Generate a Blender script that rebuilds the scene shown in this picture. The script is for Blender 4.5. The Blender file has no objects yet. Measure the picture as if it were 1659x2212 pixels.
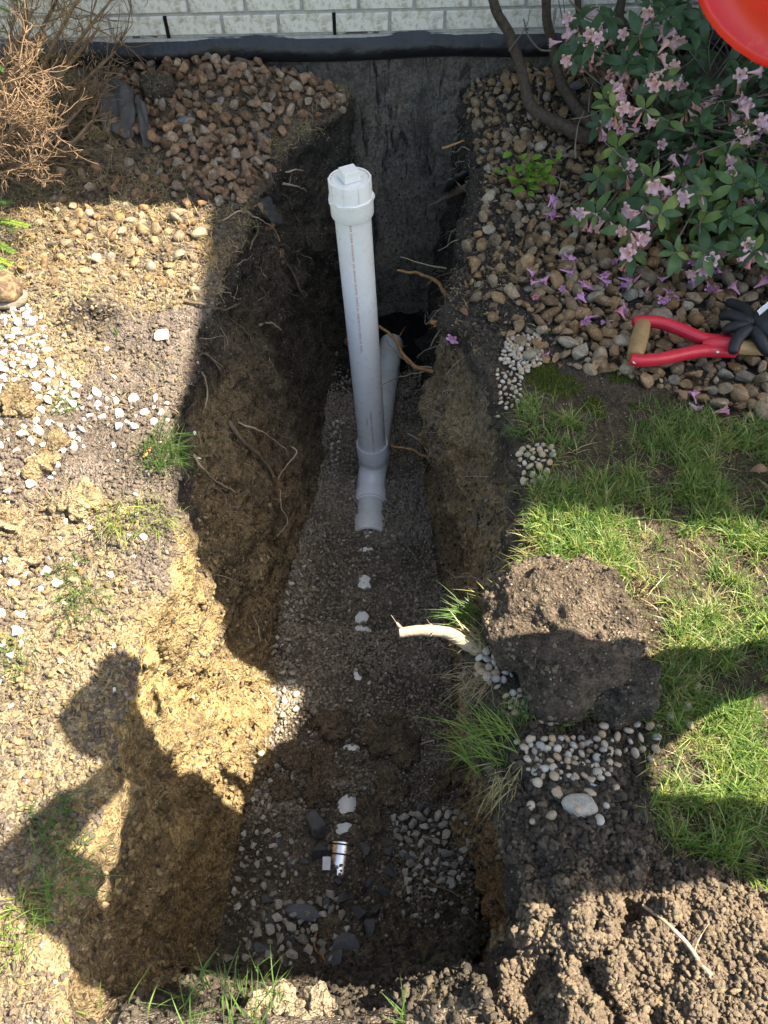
import bpy, bmesh, math, random
import numpy as np
from mathutils import Vector, Matrix, Euler, Quaternion, noise as mnoise

R = math.radians
random.seed(11)
rng = np.random.default_rng(11)
scene = bpy.context.scene
col = scene.collection

# ------------------------------------------------------------------ camera
CAM_H, PITCH, FPX = 1.45, 53.0, 1662.0          # eye height, degrees below horizontal, focal length in survey pixels
cam_data = bpy.data.cameras.new("camera")
cam = bpy.data.objects.new("camera", cam_data)
col.objects.link(cam)
cam.location = (0, 0, CAM_H)
cam.rotation_euler = (R(90 - PITCH), 0, 0)
cam_data.sensor_fit = 'VERTICAL'
cam_data.angle = 2 * math.atan(1106 / FPX)
cam_data.clip_start = 0.02
cam_data.clip_end = 300
scene.camera = cam

# ------------------------------------------------------------------ sky, sun, exposure
SUN_EL, SUN_AZ = 55.0, 7.0                      # degrees above horizon; degrees from +x towards +y
world = bpy.data.worlds.new("World")
scene.world = world
world.use_nodes = True
wn = world.node_tree
wn.nodes.clear()
sky = wn.nodes.new('ShaderNodeTexSky')
sky.sky_type = 'NISHITA'
sky.sun_disc = False
sky.sun_elevation = R(SUN_EL)
sky.sun_rotation = R(90 - SUN_AZ)
sky.air_density = 1.0
sky.dust_density = 2.0
bg = wn.nodes.new('ShaderNodeBackground')
bg.inputs['Strength'].default_value = 0.115
wo = wn.nodes.new('ShaderNodeOutputWorld')
wn.links.new(sky.outputs[0], bg.inputs[0])
wn.links.new(bg.outputs[0], wo.inputs[0])
sun_data = bpy.data.lights.new("sun", 'SUN')
sun_data.energy = 5.0
sun_data.angle = R(0.55)
sun_data.color = (1.0, 0.95, 0.87)
sun = bpy.data.objects.new("sun", sun_data)
col.objects.link(sun)
SUNV = Vector((math.cos(R(SUN_EL)) * math.cos(R(SUN_AZ)), math.cos(R(SUN_EL)) * math.sin(R(SUN_AZ)), math.sin(R(SUN_EL))))
sun.rotation_euler = (-SUNV).to_track_quat('-Z', 'Y').to_euler()
sun.location = (3, 0, 6)
vs = scene.view_settings
vs.view_transform = 'Standard'
vs.look = 'None'
vs.exposure = 2.1
vs.gamma = 1.0
vs.use_curve_mapping = False
vs.use_white_balance = True
vs.white_balance_temperature = 7600
vs.white_balance_tint = 8.0
scene.render.engine = 'CYCLES'
scene.cycles.use_denoising = True
scene.cycles.max_bounces = 8
scene.cycles.diffuse_bounces = 4
scene.cycles.sample_clamp_indirect = 6.0

# ------------------------------------------------------------------ survey helpers
_cp, _sp = math.cos(R(PITCH)), math.sin(R(PITCH))
def ray(px, py):
    u = (px - 829.5) / FPX
    v = (1106 - py) / FPX
    return Vector((u, _cp + v * _sp, -_sp + v * _cp))
def at(px, py, z):
    d = ray(px, py)
    return Vector((0, 0, CAM_H)) + d * ((z - CAM_H) / d.z)
def aty(px, py, y):
    d = ray(px, py)
    return Vector((0, 0, CAM_H)) + d * (y / d.y)

# ------------------------------------------------------------------ numpy noise
def _h(ix, iy, iz, s):
    h = (ix.astype(np.uint32) * np.uint32(374761393) + iy.astype(np.uint32) * np.uint32(668265263)
         + iz.astype(np.uint32) * np.uint32(2147483647 - 1274126177) + np.uint32(s * 974711 + 1013))
    h = (h ^ (h >> np.uint32(13))) * np.uint32(1274126177)
    h = (h ^ (h >> np.uint32(16))) * np.uint32(2246822519)
    h = h ^ (h >> np.uint32(15))
    return (h & np.uint32(0xFFFFFF)).astype(np.float32) / np.float32(0xFFFFFF)
def vnoise(p, s=0):
    p = np.asarray(p, dtype=np.float32)
    f = np.floor(p)
    i = f.astype(np.int64)
    t = p - f
    t = t * t * t * (t * (t * 6 - 15) + 10)
    out = 0
    for dx in (0, 1):
        wx = t[..., 0] if dx else 1 - t[..., 0]
        for dy in (0, 1):
            wy = t[..., 1] if dy else 1 - t[..., 1]
            for dz in (0, 1):
                wz = t[..., 2] if dz else 1 - t[..., 2]
                out = out + wx * wy * wz * _h(i[..., 0] + dx, i[..., 1] + dy, i[..., 2] + dz, s)
    return out * 2 - 1
def fbm(p, o=4, s=0, g=0.5):
    a, r, q = 1.0, 0, np.asarray(p, dtype=np.float32)
    for k in range(o):
        r = r + a * vnoise(q, s + k)
        q = q * 2.03 + 7.1
        a *= g
    return r
def cell(p, s=0):
    p = np.asarray(p, dtype=np.float32)
    f = np.floor(p)
    i = f.astype(np.int64)
    best = np.full(p.shape[:-1], 9.0, np.float32)
    cid = np.zeros(p.shape[:-1], np.float32)
    for dx in (-1, 0, 1):
        for dy in (-1, 0, 1):
            for dz in (-1, 0, 1):
                a, b, c = i[..., 0] + dx, i[..., 1] + dy, i[..., 2] + dz
                qx = f[..., 0] + dx + _h(a, b, c, s) - p[..., 0]
                qy = f[..., 1] + dy + _h(a, b, c, s + 1) - p[..., 1]
                qz = f[..., 2] + dz + _h(a, b, c, s + 2) - p[..., 2]
                d = qx * qx + qy * qy + qz * qz
                m = d < best
                best = np.where(m, d, best)
                cid = np.where(m, _h(a, b, c, s + 3), cid)
    return np.sqrt(best), cid
def sm(a, b, x):
    t = np.clip((x - a) / (b - a), 0, 1)
    return t * t * (3 - 2 * t)

# ------------------------------------------------------------------ object helpers
def tag(o, label=None, cat=None, group=None, kind=None):
    if label: o["label"] = label
    if cat: o["category"] = cat
    if group: o["group"] = group
    if kind: o["kind"] = kind
    return o
def link(name, me, mat=None, parent=None):
    o = bpy.data.objects.new(name, me)
    col.objects.link(o)
    if mat is not None and me is not None:
        if not me.materials: me.materials.append(mat)
    if parent is not None:
        o.parent = parent
        o.matrix_parent_inverse = Matrix.Translation(-parent.location) if False else parent.matrix_basis.inverted()
    return o
def empty(name, loc=(0, 0, 0)):
    o = bpy.data.objects.new(name, None)
    o.empty_display_size = 0.05
    col.objects.link(o)
    o.location = loc
    return o
def mesh(name, v, f, smooth=False):
    me = bpy.data.meshes.new(name)
    me.from_pydata([tuple(map(float, q)) for q in v], [], f)
    me.update()
    if smooth:
        me.polygons.foreach_set('use_smooth', [True] * len(me.polygons))
    return me
def obj(name, v, f, mat, parent=None, smooth=False):
    return link(name, mesh(name, v, f, smooth), mat, parent)
class MB:
    """collects shapes into one mesh"""
    def __init__(s): s.v, s.f = [], []
    def add(s, v, f):
        o = len(s.v)
        s.v += [tuple(map(float, q)) for q in v]
        s.f += [tuple(o + i for i in q) for q in f]
    def box(s, lo, hi, M=None):
        v = [Vector((x, y, z)) for x in (lo[0], hi[0]) for y in (lo[1], hi[1]) for z in (lo[2], hi[2])]
        if M: v = [M @ q for q in v]
        s.add(v, [(0, 1, 3, 2), (4, 6, 7, 5), (0, 4, 5, 1), (2, 3, 7, 6), (0, 2, 6, 4), (1, 5, 7, 3)])
    def tube(s, pts, rad, n=6, cap=True, squash=None):
        pts = [Vector(p) for p in pts]
        if not hasattr(rad, '__len__'): rad = [rad] * len(pts)
        up = Vector((0.13, 0.21, 0.97))
        rings = []
        N = None
        for i, p in enumerate(pts):
            d = (pts[min(i + 1, len(pts) - 1)] - pts[max(i - 1, 0)])
            if d.length < 1e-9: d = Vector((0, 0, 1))
            d.normalize()
            if N is None:
                N = d.cross(up)
                if N.length < 1e-3: N = d.cross(Vector((1, 0, 0)))
            N = (N - d * N.dot(d)).normalized()
            B = d.cross(N)
            rings.append([p + (N * math.cos(2 * math.pi * k / n) + B * math.sin(2 * math.pi * k / n)) * rad[i] for k in range(n)])
        v = [q for r_ in rings for q in r_]
        f = []
        for i in range(len(pts) - 1):
            for k in range(n):
                k2 = (k + 1) % n
                f.append((i * n + k, i * n + k2, (i + 1) * n + k2, (i + 1) * n + k))
        if cap:
            f.append(tuple(range(n - 1, -1, -1)))
            f.append(tuple((len(pts) - 1) * n + k for k in range(n)))
        s.add(v, f)
    def lathe(s, prof, M=None, n=48, close=False):
        """prof: list of (r, z); axis z, then M"""
        v, f = [], []
        for r_, z in prof:
            for k in range(n):
                a = 2 * math.pi * k / n
                q = Vector((r_ * math.cos(a), r_ * math.sin(a), z))
                v.append(M @ q if M else q)
        for i in range(len(prof) - 1):
            for k in range(n):
                k2 = (k + 1) % n
                f.append((i * n + k, i * n + k2, (i + 1) * n + k2, (i + 1) * n + k))
        if close:
            f.append(tuple(range(n - 1, -1, -1)))
            f.append(tuple((len(prof) - 1) * n + k for k in range(n)))
        s.add(v, f)
    def build(s, name, mat, parent=None, smooth=False, auto=None):
        me = mesh(name, s.v, s.f, smooth)
        if auto is not None:
            me.set_sharp_from_angle(angle=R(auto))
        return link(name, me, mat, parent)
def catmull(pts, n=8):
    P = [Vector(p) for p in pts]
    P = [P[0] * 2 - P[1]] + P + [P[-1] * 2 - P[-2]]
    out = []
    for i in range(1, len(P) - 2):
        a, b, c, d = P[i - 1], P[i], P[i + 1], P[i + 2]
        for k in range(n):
            t = k / n
            out.append(0.5 * ((2 * b) + (c - a) * t + (2 * a - 5 * b + 4 * c - d) * t * t + (3 * b - a - 3 * c + d) * t ** 3))
    out.append(P[-2])
    return out
def axis_matrix(o, d, x=None):
    d = Vector(d).normalized()
    x = Vector(x) if x is not None else Vector((1, 0, 0))
    x = (x - d * x.dot(d)).normalized()
    y = d.cross(x)
    M = Matrix((x, y, d)).transposed().to_4x4()
    M.translation = Vector(o)
    return M
def inpoly(x, y, poly):
    x, y = np.asarray(x), np.asarray(y)
    c = np.zeros(x.shape, bool)
    n = len(poly)
    for i in range(n):
        x1, y1 = poly[i][0], poly[i][1]
        x2, y2 = poly[(i + 1) % n][0], poly[(i + 1) % n][1]
        m = ((y1 > y) != (y2 > y)) & (x < (x2 - x1) * (y - y1) / (y2 - y1 + 1e-12) + x1)
        c ^= m
    return c
def polyat(pts, z):
    return [tuple(at(px, py, z))[:2] for px, py in pts]

# ------------------------------------------------------------------ material helpers
class NT:
    def __init__(s, name):
        s.m = bpy.data.materials.new(name)
        s.m.use_nodes = True
        s.t = s.m.node_tree
        s.b = s.t.nodes['Principled BSDF']
        s.out = s.t.nodes['Material Output']
    def n(s, typ, **kw):
        x = s.t.nodes.new('ShaderNode' + typ)
        for k, v in kw.items():
            if k in x.inputs: x.inputs[k].default_value = v
            else: setattr(x, k, v)
        return x
    def l(s, a, b): s.t.links.new(a, b)
    def coord(s, space='Object'):
        return s.n('TexCoord').outputs[space]
    def noise(s, vec, scale, detail=4, rough=0.55, dist=0.0):
        x = s.n('TexNoise')
        x.inputs['Scale'].default_value = scale
        x.inputs['Detail'].default_value = detail
        x.inputs['Roughness'].default_value = rough
        x.inputs['Distortion'].default_value = dist
        if vec is not None: s.l(vec, x.inputs['Vector'])
        return x.outputs['Fac']
    def voro(s, vec, scale, feat='F1', out='Distance'):
        x = s.n('TexVoronoi')
        x.feature = feat
        x.inputs['Scale'].default_value = scale
        if vec is not None: s.l(vec, x.inputs['Vector'])
        return x.outputs[out]
    def ramp(s, fac, stops, interp='LINEAR'):
        x = s.n('ValToRGB')
        cr = x.color_ramp
        cr.interpolation = interp
        while len(cr.elements) < len(stops): cr.elements.new(0.5)
        for e, (p, c) in zip(cr.elements, stops):
            e.position = p
            e.color = (c[0], c[1], c[2], 1) if hasattr(c, '__len__') else (c, c, c, 1)
        s.l(fac, x.inputs[0])
        return x.outputs[0]
    def mix(s, fac, a, b, mode='MIX'):
        x = s.n('Mix')
        x.data_type = 'RGBA'
        x.blend_type = mode
        x.clamp_factor = True
        for i, val in ((0, fac), (6, a), (7, b)):
            sock = x.inputs[i]
            if hasattr(val, 'links'): s.l(val, sock)
            elif i == 0: sock.default_value = val
            elif hasattr(val, '__len__'): sock.default_value = (val[0], val[1], val[2], 1)
            else: sock.default_value = (val, val, val, 1)
        return x.outputs[2]
    def math(s, op, a, b=None):
        x = s.n('Math')
        x.operation = op
        for sock, val in ((x.inputs[0], a), (x.inputs[1], b)):
            if val is None: continue
            if hasattr(val, 'links'): s.l(val, sock)
            else: sock.default_value = val
        return x.outputs[0]
    def bump(s, h, strength=0.5, dist=0.01, prev=None):
        x = s.n('Bump')
        x.inputs['Strength'].default_value = strength
        x.inputs['Distance'].default_value = dist
        s.l(h, x.inputs['Height'])
        if prev is not None: s.l(prev, x.inputs['Normal'])
        return x.outputs[0]
    def fin(s, color=None, rough=None, normal=None, spec=None, **kw):
        for nm, v in (('Base Color', color), ('Roughness', rough), ('Normal', normal), ('Specular IOR Level', spec)):
            if v is None: continue
            if hasattr(v, 'links'): s.l(v, s.b.inputs[nm])
            elif hasattr(v, '__len__'): s.b.inputs[nm].default_value = (v[0], v[1], v[2], 1)
            else: s.b.inputs[nm].default_value = v
        for k, v in kw.items():
            s.b.inputs[k.replace('_', ' ')].default_value = v
        return s.m

def m_soil():
    t = NT('soil')
    c = t.coord()
    base = t.n('Attribute', attribute_name='Col').outputs['Color']
    wet = t.n('Attribute', attribute_name='Wet').outputs['Fac']
    n1 = t.noise(c, 9, 5, 0.6)
    n2 = t.noise(c, 70, 4, 0.65)
    n3 = t.noise(c, 260, 3, 0.6)
    k = t.mix(1.0, base, t.ramp(n1, [(0.3, 0.68), (0.7, 1.28)]), 'MULTIPLY')
    k = t.mix(1.0, k, t.ramp(n2, [(0.30, 0.42), (0.5, 1.0), (0.72, 1.6)]), 'MULTIPLY')
    k = t.mix(1.0, k, t.ramp(n3, [(0.3, 0.55), (0.7, 1.42)]), 'MULTIPLY')
    geo = t.n('NewGeometry')
    sx = t.n('SeparateXYZ'); t.l(geo.outputs['True Normal'], sx.inputs[0])
    steep = t.ramp(t.math('ABSOLUTE', sx.outputs[2]), [(0.25, 1.0), (0.6, 0.0)])
    mpz = t.n('Mapping'); mpz.inputs['Scale'].default_value = (1, 1, .13); t.l(c, mpz.inputs[0])
    n4 = t.noise(mpz.outputs[0], 48, 5, 0.65, 0.3)
    k = t.mix(steep, k, t.mix(1.0, k, t.ramp(n4, [(0.34, 0.5), (0.5, 1.0), (0.68, 1.45)]), 'MULTIPLY'))
    grit = t.voro(c, 150)
    gid = t.voro(c, 150, 'F1', 'Color')
    sep = t.n('SeparateColor'); t.l(gid, sep.inputs[0])
    pick = t.math('MULTIPLY', t.math('LESS_THAN', grit, 0.33), t.math('GREATER_THAN', sep.outputs[0], 0.88))
    k = t.mix(t.math('MULTIPLY', pick, 0.75), k, t.ramp(sep.outputs[1], [(0.0, (0.20, 0.15, 0.09)), (0.6, (0.34, 0.29, 0.22)), (1.0, (0.62, 0.58, 0.52))]))
    h = t.math('ADD', t.math('MULTIPLY', n2, 0.9), t.math('MULTIPLY', n3, 0.45))
    h = t.math('SUBTRACT', h, t.math('MULTIPLY', grit, 0.45))
    h = t.math('ADD', h, t.math('MULTIPLY', n4, steep))
    nb = t.bump(h, 1.0, 0.020)
    rg = t.ramp(wet, [(0.0, 0.95), (1.0, 0.42)])
    return t.fin(k, rg, nb, 0.3)

def m_stone(name, stops, rough=0.75, mott=0.5, bump=0.5, scale=60, veins=0.0):
    t = NT(name)
    scale = scale / 22.0
    c = t.coord()
    rnd = t.n('ObjectInfo').outputs['Random']
    off = t.n('VectorMath'); off.operation = 'ADD'
    cmb = t.n('CombineXYZ')
    t.l(t.math('MULTIPLY', rnd, 37.0), cmb.inputs[0]); t.l(t.math('MULTIPLY', rnd, 191.0), cmb.inputs[1])
    t.l(c, off.inputs[0]); t.l(cmb.outputs[0], off.inputs[1])
    v = off.outputs[0]
    k = t.ramp(rnd, stops)
    n1 = t.noise(v, scale * 0.5, 6, 0.65, 0.4)
    n2 = t.noise(v, scale * 2.6, 5, 0.75)
    k = t.mix(1.0, k, t.ramp(n1, [(0.3, 1 - mott * 0.8), (0.7, 1 + mott * 0.7)]), 'MULTIPLY')
    k = t.mix(1.0, k, t.ramp(n2, [(0.3, 0.62), (0.7, 1.35)]), 'MULTIPLY')
    if veins:
        w = t.noise(v, scale * 0.9, 3, 0.6, 1.5)
        k = t.mix(t.ramp(w, [(0.56, 0.0), (0.66, veins)]), k, (0.50, 0.43, 0.33))
    h = t.math('ADD', n1, t.math('MULTIPLY', n2, 0.4))
    return t.fin(k, rough, t.bump(h, bump, 0.006), 0.35)

def m_plain(name, c, rough=0.6, spec=0.5, var=0.15, scale=40, bump=0.0, bdist=0.003, metal=0.0, space='Object'):
    t = NT(name)
    n1 = t.noise(t.coord(space), scale, 5, 0.6)
    k = t.mix(1.0, c, t.ramp(n1, [(0.25, 1 - var), (0.75, 1 + var)]), 'MULTIPLY')
    nb = t.bump(n1, bump, bdist) if bump else None
    return t.fin(k, rough, nb, spec, Metallic=metal)

def m_leaf(name, stops, rough=0.45, transl=0.35, vein=True):
    t = NT(name)
    rnd = t.n('ObjectInfo').outputs['Random']
    k = t.ramp(rnd, stops)
    n1 = t.noise(t.coord(), 45, 3)
    k = t.mix(1.0, k, t.ramp(n1, [(0.3, 0.78), (0.7, 1.22)]), 'MULTIPLY')
    t.fin(k, rough, None, 0.4)
    tr = t.n('BsdfTranslucent')
    t.l(t.mix(1.0, k, (1.15, 1.25, 0.7), 'MULTIPLY'), tr.inputs[0])
    mx = t.n('MixShader')
    mx.inputs[0].default_value = transl
    t.l(t.b.outputs[0], mx.inputs[1]); t.l(tr.outputs[0], mx.inputs[2])
    t.l(mx.outputs[0], t.out.inputs[0])
    return t.m

SOIL = m_soil()
M = {}
M['brown_stone'] = m_stone('brown_stone', [(0.0, (0.10, 0.056, 0.032)), (0.25, (0.20, 0.108, 0.058)), (0.45, (0.16, 0.105, 0.068)), (0.62, (0.27, 0.155, 0.085)), (0.78, (0.13, 0.092, 0.068)), (0.9, (0.31, 0.225, 0.15)), (1.0, (0.19, 0.16, 0.135))], 0.78, 0.6, 0.6, 60, 0.3)
M['tan_stone'] = m_stone('tan_stone', [(0.0, (0.095, 0.060, 0.033)), (0.2, (0.215, 0.125, 0.052)), (0.4, (0.17, 0.115, 0.066)), (0.55, (0.26, 0.158, 0.074)), (0.7, (0.12, 0.088, 0.060)), (0.82, (0.27, 0.20, 0.125)), (0.93, (0.16, 0.145, 0.115)), (1.0, (0.34, 0.28, 0.205))], 0.66, 0.6, 0.5, 50, 0.35)
M['white_stone'] = m_stone('white_stone', [(0.0, (0.60, 0.56, 0.48)), (0.5, (0.74, 0.72, 0.68)), (1.0, (0.68, 0.65, 0.58))], 0.8, 0.25, 0.4, 90)
M['cream_pebble'] = m_stone('cream_pebble', [(0.0, (0.30, 0.24, 0.17)), (0.3, (0.40, 0.35, 0.28)), (0.55, (0.34, 0.24, 0.15)), (0.8, (0.46, 0.43, 0.38)), (1.0, (0.24, 0.22, 0.20))], 0.6, 0.25, 0.2, 120)
M['crushed'] = m_stone('crushed_stone', [(0.0, (0.20, 0.185, 0.155)), (0.35, (0.34, 0.325, 0.285)), (0.7, (0.46, 0.44, 0.39)), (1.0, (0.27, 0.235, 0.185))], 0.75, 0.3, 0.4, 110)
M['pea'] = m_stone('pea_gravel', [(0.0, (0.09, 0.075, 0.058)), (0.3, (0.19, 0.16, 0.12)), (0.55, (0.25, 0.195, 0.13)), (0.8, (0.14, 0.117, 0.092)), (1.0, (0.36, 0.325, 0.27))], 0.55, 0.3, 0.2, 160)
M['slate'] = m_stone('slate', [(0.0, (0.045, 0.048, 0.050)), (0.5, (0.07, 0.073, 0.075)), (1.0, (0.10, 0.104, 0.11))], 0.6, 0.3, 0.3, 50)
M['grey_stone'] = m_stone('grey_stone', [(0.0, (0.10, 0.115, 0.13)), (1.0, (0.16, 0.17, 0.185))], 0.7, 0.3, 0.4, 60)
M['crumb_dark'] = m_stone('soil_crumb', [(0.0, (0.035, 0.028, 0.022)), (0.4, (0.065, 0.052, 0.04)), (0.8, (0.10, 0.082, 0.062)), (1.0, (0.15, 0.12, 0.085))], 0.95, 0.4, 0.8, 140)
M['crumb_light'] = m_stone('dry_soil_crumb', [(0.0, (0.125, 0.100, 0.081)), (0.4, (0.15, 0.121, 0.097)), (0.8, (0.18, 0.146, 0.115)), (0.95, (0.22, 0.172, 0.118)), (1.0, (0.33, 0.30, 0.26))], 0.95, 0.35, 0.9, 90)
M['crumb_spoil'] = m_stone('spoil_crumb', [(0.0, (0.15, 0.113, 0.080)), (0.5, (0.19, 0.145, 0.103)), (0.9, (0.23, 0.178, 0.127)), (1.0, (0.30, 0.22, 0.13))], 0.95, 0.35, 0.9, 90)
M['crumb_clay'] = m_stone('clay_crumb', [(0.0, (0.17, 0.12, 0.06)), (0.5, (0.29, 0.21, 0.105)), (1.0, (0.40, 0.31, 0.18))], 0.95, 0.4, 0.8, 120)
M['root'] = m_plain('root_bark', (0.13, 0.098, 0.07), 0.85, 0.2, 0.4, 90, 0.5)
M['root_pale'] = m_plain('root_pale', (0.34, 0.265, 0.19), 0.8, 0.2, 0.35, 120, 0.5)
M['root_orange'] = m_plain('root_orange', (0.30, 0.155, 0.06), 0.7, 0.3, 0.55, 60, 0.5)
M['bark'] = m_plain('bark', (0.075, 0.056, 0.042), 0.9, 0.2, 0.5, 70, 0.9, 0.006)
M['twig_dry'] = m_plain('dry_twig', (0.20, 0.132, 0.082), 0.85, 0.2, 0.45, 25, 0.3)
M['twig_grey'] = m_plain('grey_twig', (0.16, 0.135, 0.11), 0.85, 0.2, 0.35, 40, 0.3)
M['rhodo_leaf'] = m_leaf('rhododendron_leaf', [(0.0, (0.030, 0.070, 0.030)), (0.45, (0.052, 0.110, 0.036)), (0.75, (0.09, 0.155, 0.038)), (1.0, (0.17, 0.22, 0.05))], 0.36, 0.25)
M['young_leaf'] = m_leaf('young_leaf', [(0.0, (0.12, 0.27, 0.03)), (1.0, (0.19, 0.36, 0.04))], 0.45, 0.45)
M['needle_green'] = m_leaf('green_needle', [(0.0, (0.03, 0.10, 0.02)), (0.6, (0.07, 0.19, 0.03)), (1.0, (0.22, 0.34, 0.04))], 0.5, 0.35)
M['needle_dry'] = m_leaf('dry_needle', [(0.0, (0.22, 0.13, 0.06)), (0.5, (0.34, 0.23, 0.11)), (1.0, (0.45, 0.35, 0.18))], 0.8, 0.2)
M['grass'] = m_leaf('grass_blade', [(0.0, (0.062, 0.135, 0.030)), (0.4, (0.105, 0.195, 0.042)), (0.7, (0.17, 0.255, 0.055)), (0.88, (0.25, 0.31, 0.08)), (1.0, (0.40, 0.35, 0.19))], 0.45, 0.36)
M['straw'] = m_leaf('dry_grass', [(0.0, (0.24, 0.18, 0.10)), (0.6, (0.35, 0.275, 0.155)), (0.85, (0.30, 0.32, 0.10)), (1.0, (0.16, 0.10, 0.06))], 0.8, 0.2)
M['moss'] = m_leaf('moss', [(0.0, (0.06, 0.09, 0.012)), (1.0, (0.13, 0.16, 0.025))], 0.9, 0.3)
M['flower'] = m_leaf('pink_petal', [(0.0, (0.88, 0.56, 0.61)), (0.5, (0.90, 0.60, 0.69)), (1.0, (0.86, 0.58, 0.74))], 0.55, 0.4)
M['flower_wilt'] = m_leaf('wilted_petal', [(0.0, (0.70, 0.30, 0.28)), (0.6, (0.78, 0.38, 0.40)), (1.0, (0.58, 0.27, 0.14))], 0.65, 0.35)
M['fallen'] = m_leaf('fallen_petal', [(0.0, (0.66, 0.33, 0.62)), (0.6, (0.72, 0.38, 0.66)), (1.0, (0.74, 0.34, 0.48))], 0.55, 0.35)
M['dead_leaf'] = m_leaf('dead_leaf', [(0.0, (0.12, 0.075, 0.05)), (0.5, (0.20, 0.12, 0.07)), (1.0, (0.30, 0.19, 0.11))], 0.75, 0.15)

# ================================================================== GROUND WITH THE TRENCH
WALL_Y0, WALL_K = 3.09, 0.05                    # foundation face: y = WALL_Y0 + WALL_K * x
def wall_y(x): return WALL_Y0 + WALL_K * x
yr = np.concatenate([np.linspace(-2.2, -0.1, 26)[:-1], np.linspace(-0.1, 1.0, 215)[:-1], np.linspace(1.0, 3.3, 345)])
NY = len(yr)
def tab(pairs):
    a = np.array(sorted(pairs))
    v = np.interp(yr, a[:, 0], a[:, 1])
    k = np.ones(7) / 7
    return np.convolve(np.pad(v, 3, mode='edge'), k, 'valid')
xLr = tab([(3.3, -.10), (2.95, -.14), (2.84, -.19), (2.74, -.33), (2.6, -.40), (2.43, -.425), (1.945, -.505), (1.65, -.555), (1.49, -.55), (1.35, -.545), (1.17, -.50), (1.03, -.485), (.94, -.485), (.80, -.525), (.69, -.52), (.5, -.515), (.29, -.53), (.22, -.525), (.09, -.50), (-1, -.5)])
xLf = tab([(3.3, -.20), (2.75, -.255), (2.22, -.255), (1.86, -.26), (1.58, -.32), (1.35, -.365), (1.1, -.405), (.86, -.41), (.72, -.41), (.59, -.425), (.41, -.44), (.30, -.44), (-1, -.40)])
xRr = tab([(3.3, .33), (3.14, .31), (2.83, .345), (2.455, .335), (2.236, .275), (2.085, .25), (1.9, .195), (1.77, .235), (1.52, .30), (1.40, .36), (1.245, .36), (1.1, .335), (.93, .31), (.87, .255), (.74, .20), (.635, .195), (.5, .21), (.41, .246), (.29, .235), (.22, .215), (.10, .16), (-1, .15)])
xRf = tab([(3.3, .25), (2.8, .22), (2.22, .20), (1.86, .205), (1.54, .225), (1.35, .255), (1.0, .262), (.79, .272), (.65, .29), (.30, .272), (.2, .20), (-1, .12)])
zfl = tab([(-1, 0), (.07, 0), (.11, -.06), (.17, -.40), (.235, -.70), (.30, -.80), (.42, -.85), (1.6, -.86), (2.1, -.89), (2.55, -.95), (2.8, -1.02), (3.3, -1.03)])
xLr += .018 * vnoise(np.stack([yr * 7, yr * 0, yr * 0], -1), 3) + .008 * vnoise(np.stack([yr * 23, yr * 0, yr * 0], -1), 4)
xRr += .018 * vnoise(np.stack([yr * 8, yr * 0, yr * 0], -1), 5) + .010 * vnoise(np.stack([yr * 21, yr * 0, yr * 0], -1), 6)

def bumpf(x, y, cx, cy, rx, ry, h, p=1.0):
    d = ((x - cx) / rx) ** 2 + ((y - cy) / ry) ** 2
    return h * np.exp(-d ** p)
def base_left(x, y):
    z = 0.012 * vnoise(np.stack([x * 4, y * 4, x * 0], -1), 9)
    z = z + bumpf(x, y, -.62, 3.02, .40, .30, .15) + bumpf(x, y, -.24, 2.95, .16, .13, .07)
    z = z + bumpf(x, y, -1.15, 2.95, .4, .35, .07)
    z = z + bumpf(x, y, -.84, 1.80, .10, .08, .045, 1.5)           # dark crumbly lump
    z = z + bumpf(x, y, -.95, 1.30, .12, .16, .03)
    return z
def base_right(x, y):
    z = 0.010 * vnoise(np.stack([x * 4, y * 4, x * 0 + 5], -1), 10)
    z = z + bumpf(x, y, .62, 3.12, .40, .32, .12) + bumpf(x, y, 1.2, 2.7, .6, .5, .05)
    z = z + bumpf(x, y, .42, .10, .24, .24, .075, 1.4) + bumpf(x, y, .33, .42, .13, .13, .035)
    return z
def base_near(x, y):
    return 0.01 * vnoise(np.stack([x * 6, y * 6, x * 0 + 9], -1), 12)

nA, nB, nC, nD, nE = 190, 175, 150, 165, 225
X0L, X0R = -2.6, 2.6
tA = np.linspace(0, 1, nA); gA = np.where(tA < .12, tA / .12 * .58, .58 + .42 * (tA - .12) / .88)
tE = np.linspace(0, 1, nE); gE = np.where(tE > .86, .50 + .50 * (tE - .86) / .14, .50 * tE / .86)
Y2 = yr[:, None]
# left ground
XA = X0L + (xLr[:, None] - X0L) * gA[None, :]
ZA = base_left(XA, Y2 + 0 * XA)
trench = sm(.03, .14, yr)[:, None]
ZA = ZA - trench * .014 * np.exp(-(xLr[:, None] - XA) / .018)
# right ground
XE = xRr[:, None] + (X0R - xRr[:, None]) * gE[None, :]
ZE = base_right(XE, Y2 + 0 * XE)
ZE = ZE - trench * .012 * np.exp(-(XE - xRr[:, None]) / .016)
# walls
tB = np.linspace(0, 1, nB + 2)[1:-1][None, :]
zl0, zr0 = ZA[:, -1:], ZE[:, :1]
lxB = xLf[:, None] - xLr[:, None]
XB = xLr[:, None] + lxB * (tB ** 1.45) + trench * (.02 * sm(.82, 1.0, tB) + .012 * np.sin(tB * 5 + Y2 * 3))
zf = zfl[:, None]
tz = tB ** 0.90
ZB = zl0 + (zf - zl0) * tz
tD = np.linspace(0, 1, nD + 2)[1:-1][None, :]
lxD = xRr[:, None] - xRf[:, None]
XD = xRf[:, None] + lxD * tD - trench * (.045 * (1 - sm(0, .16, tD)))
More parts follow.
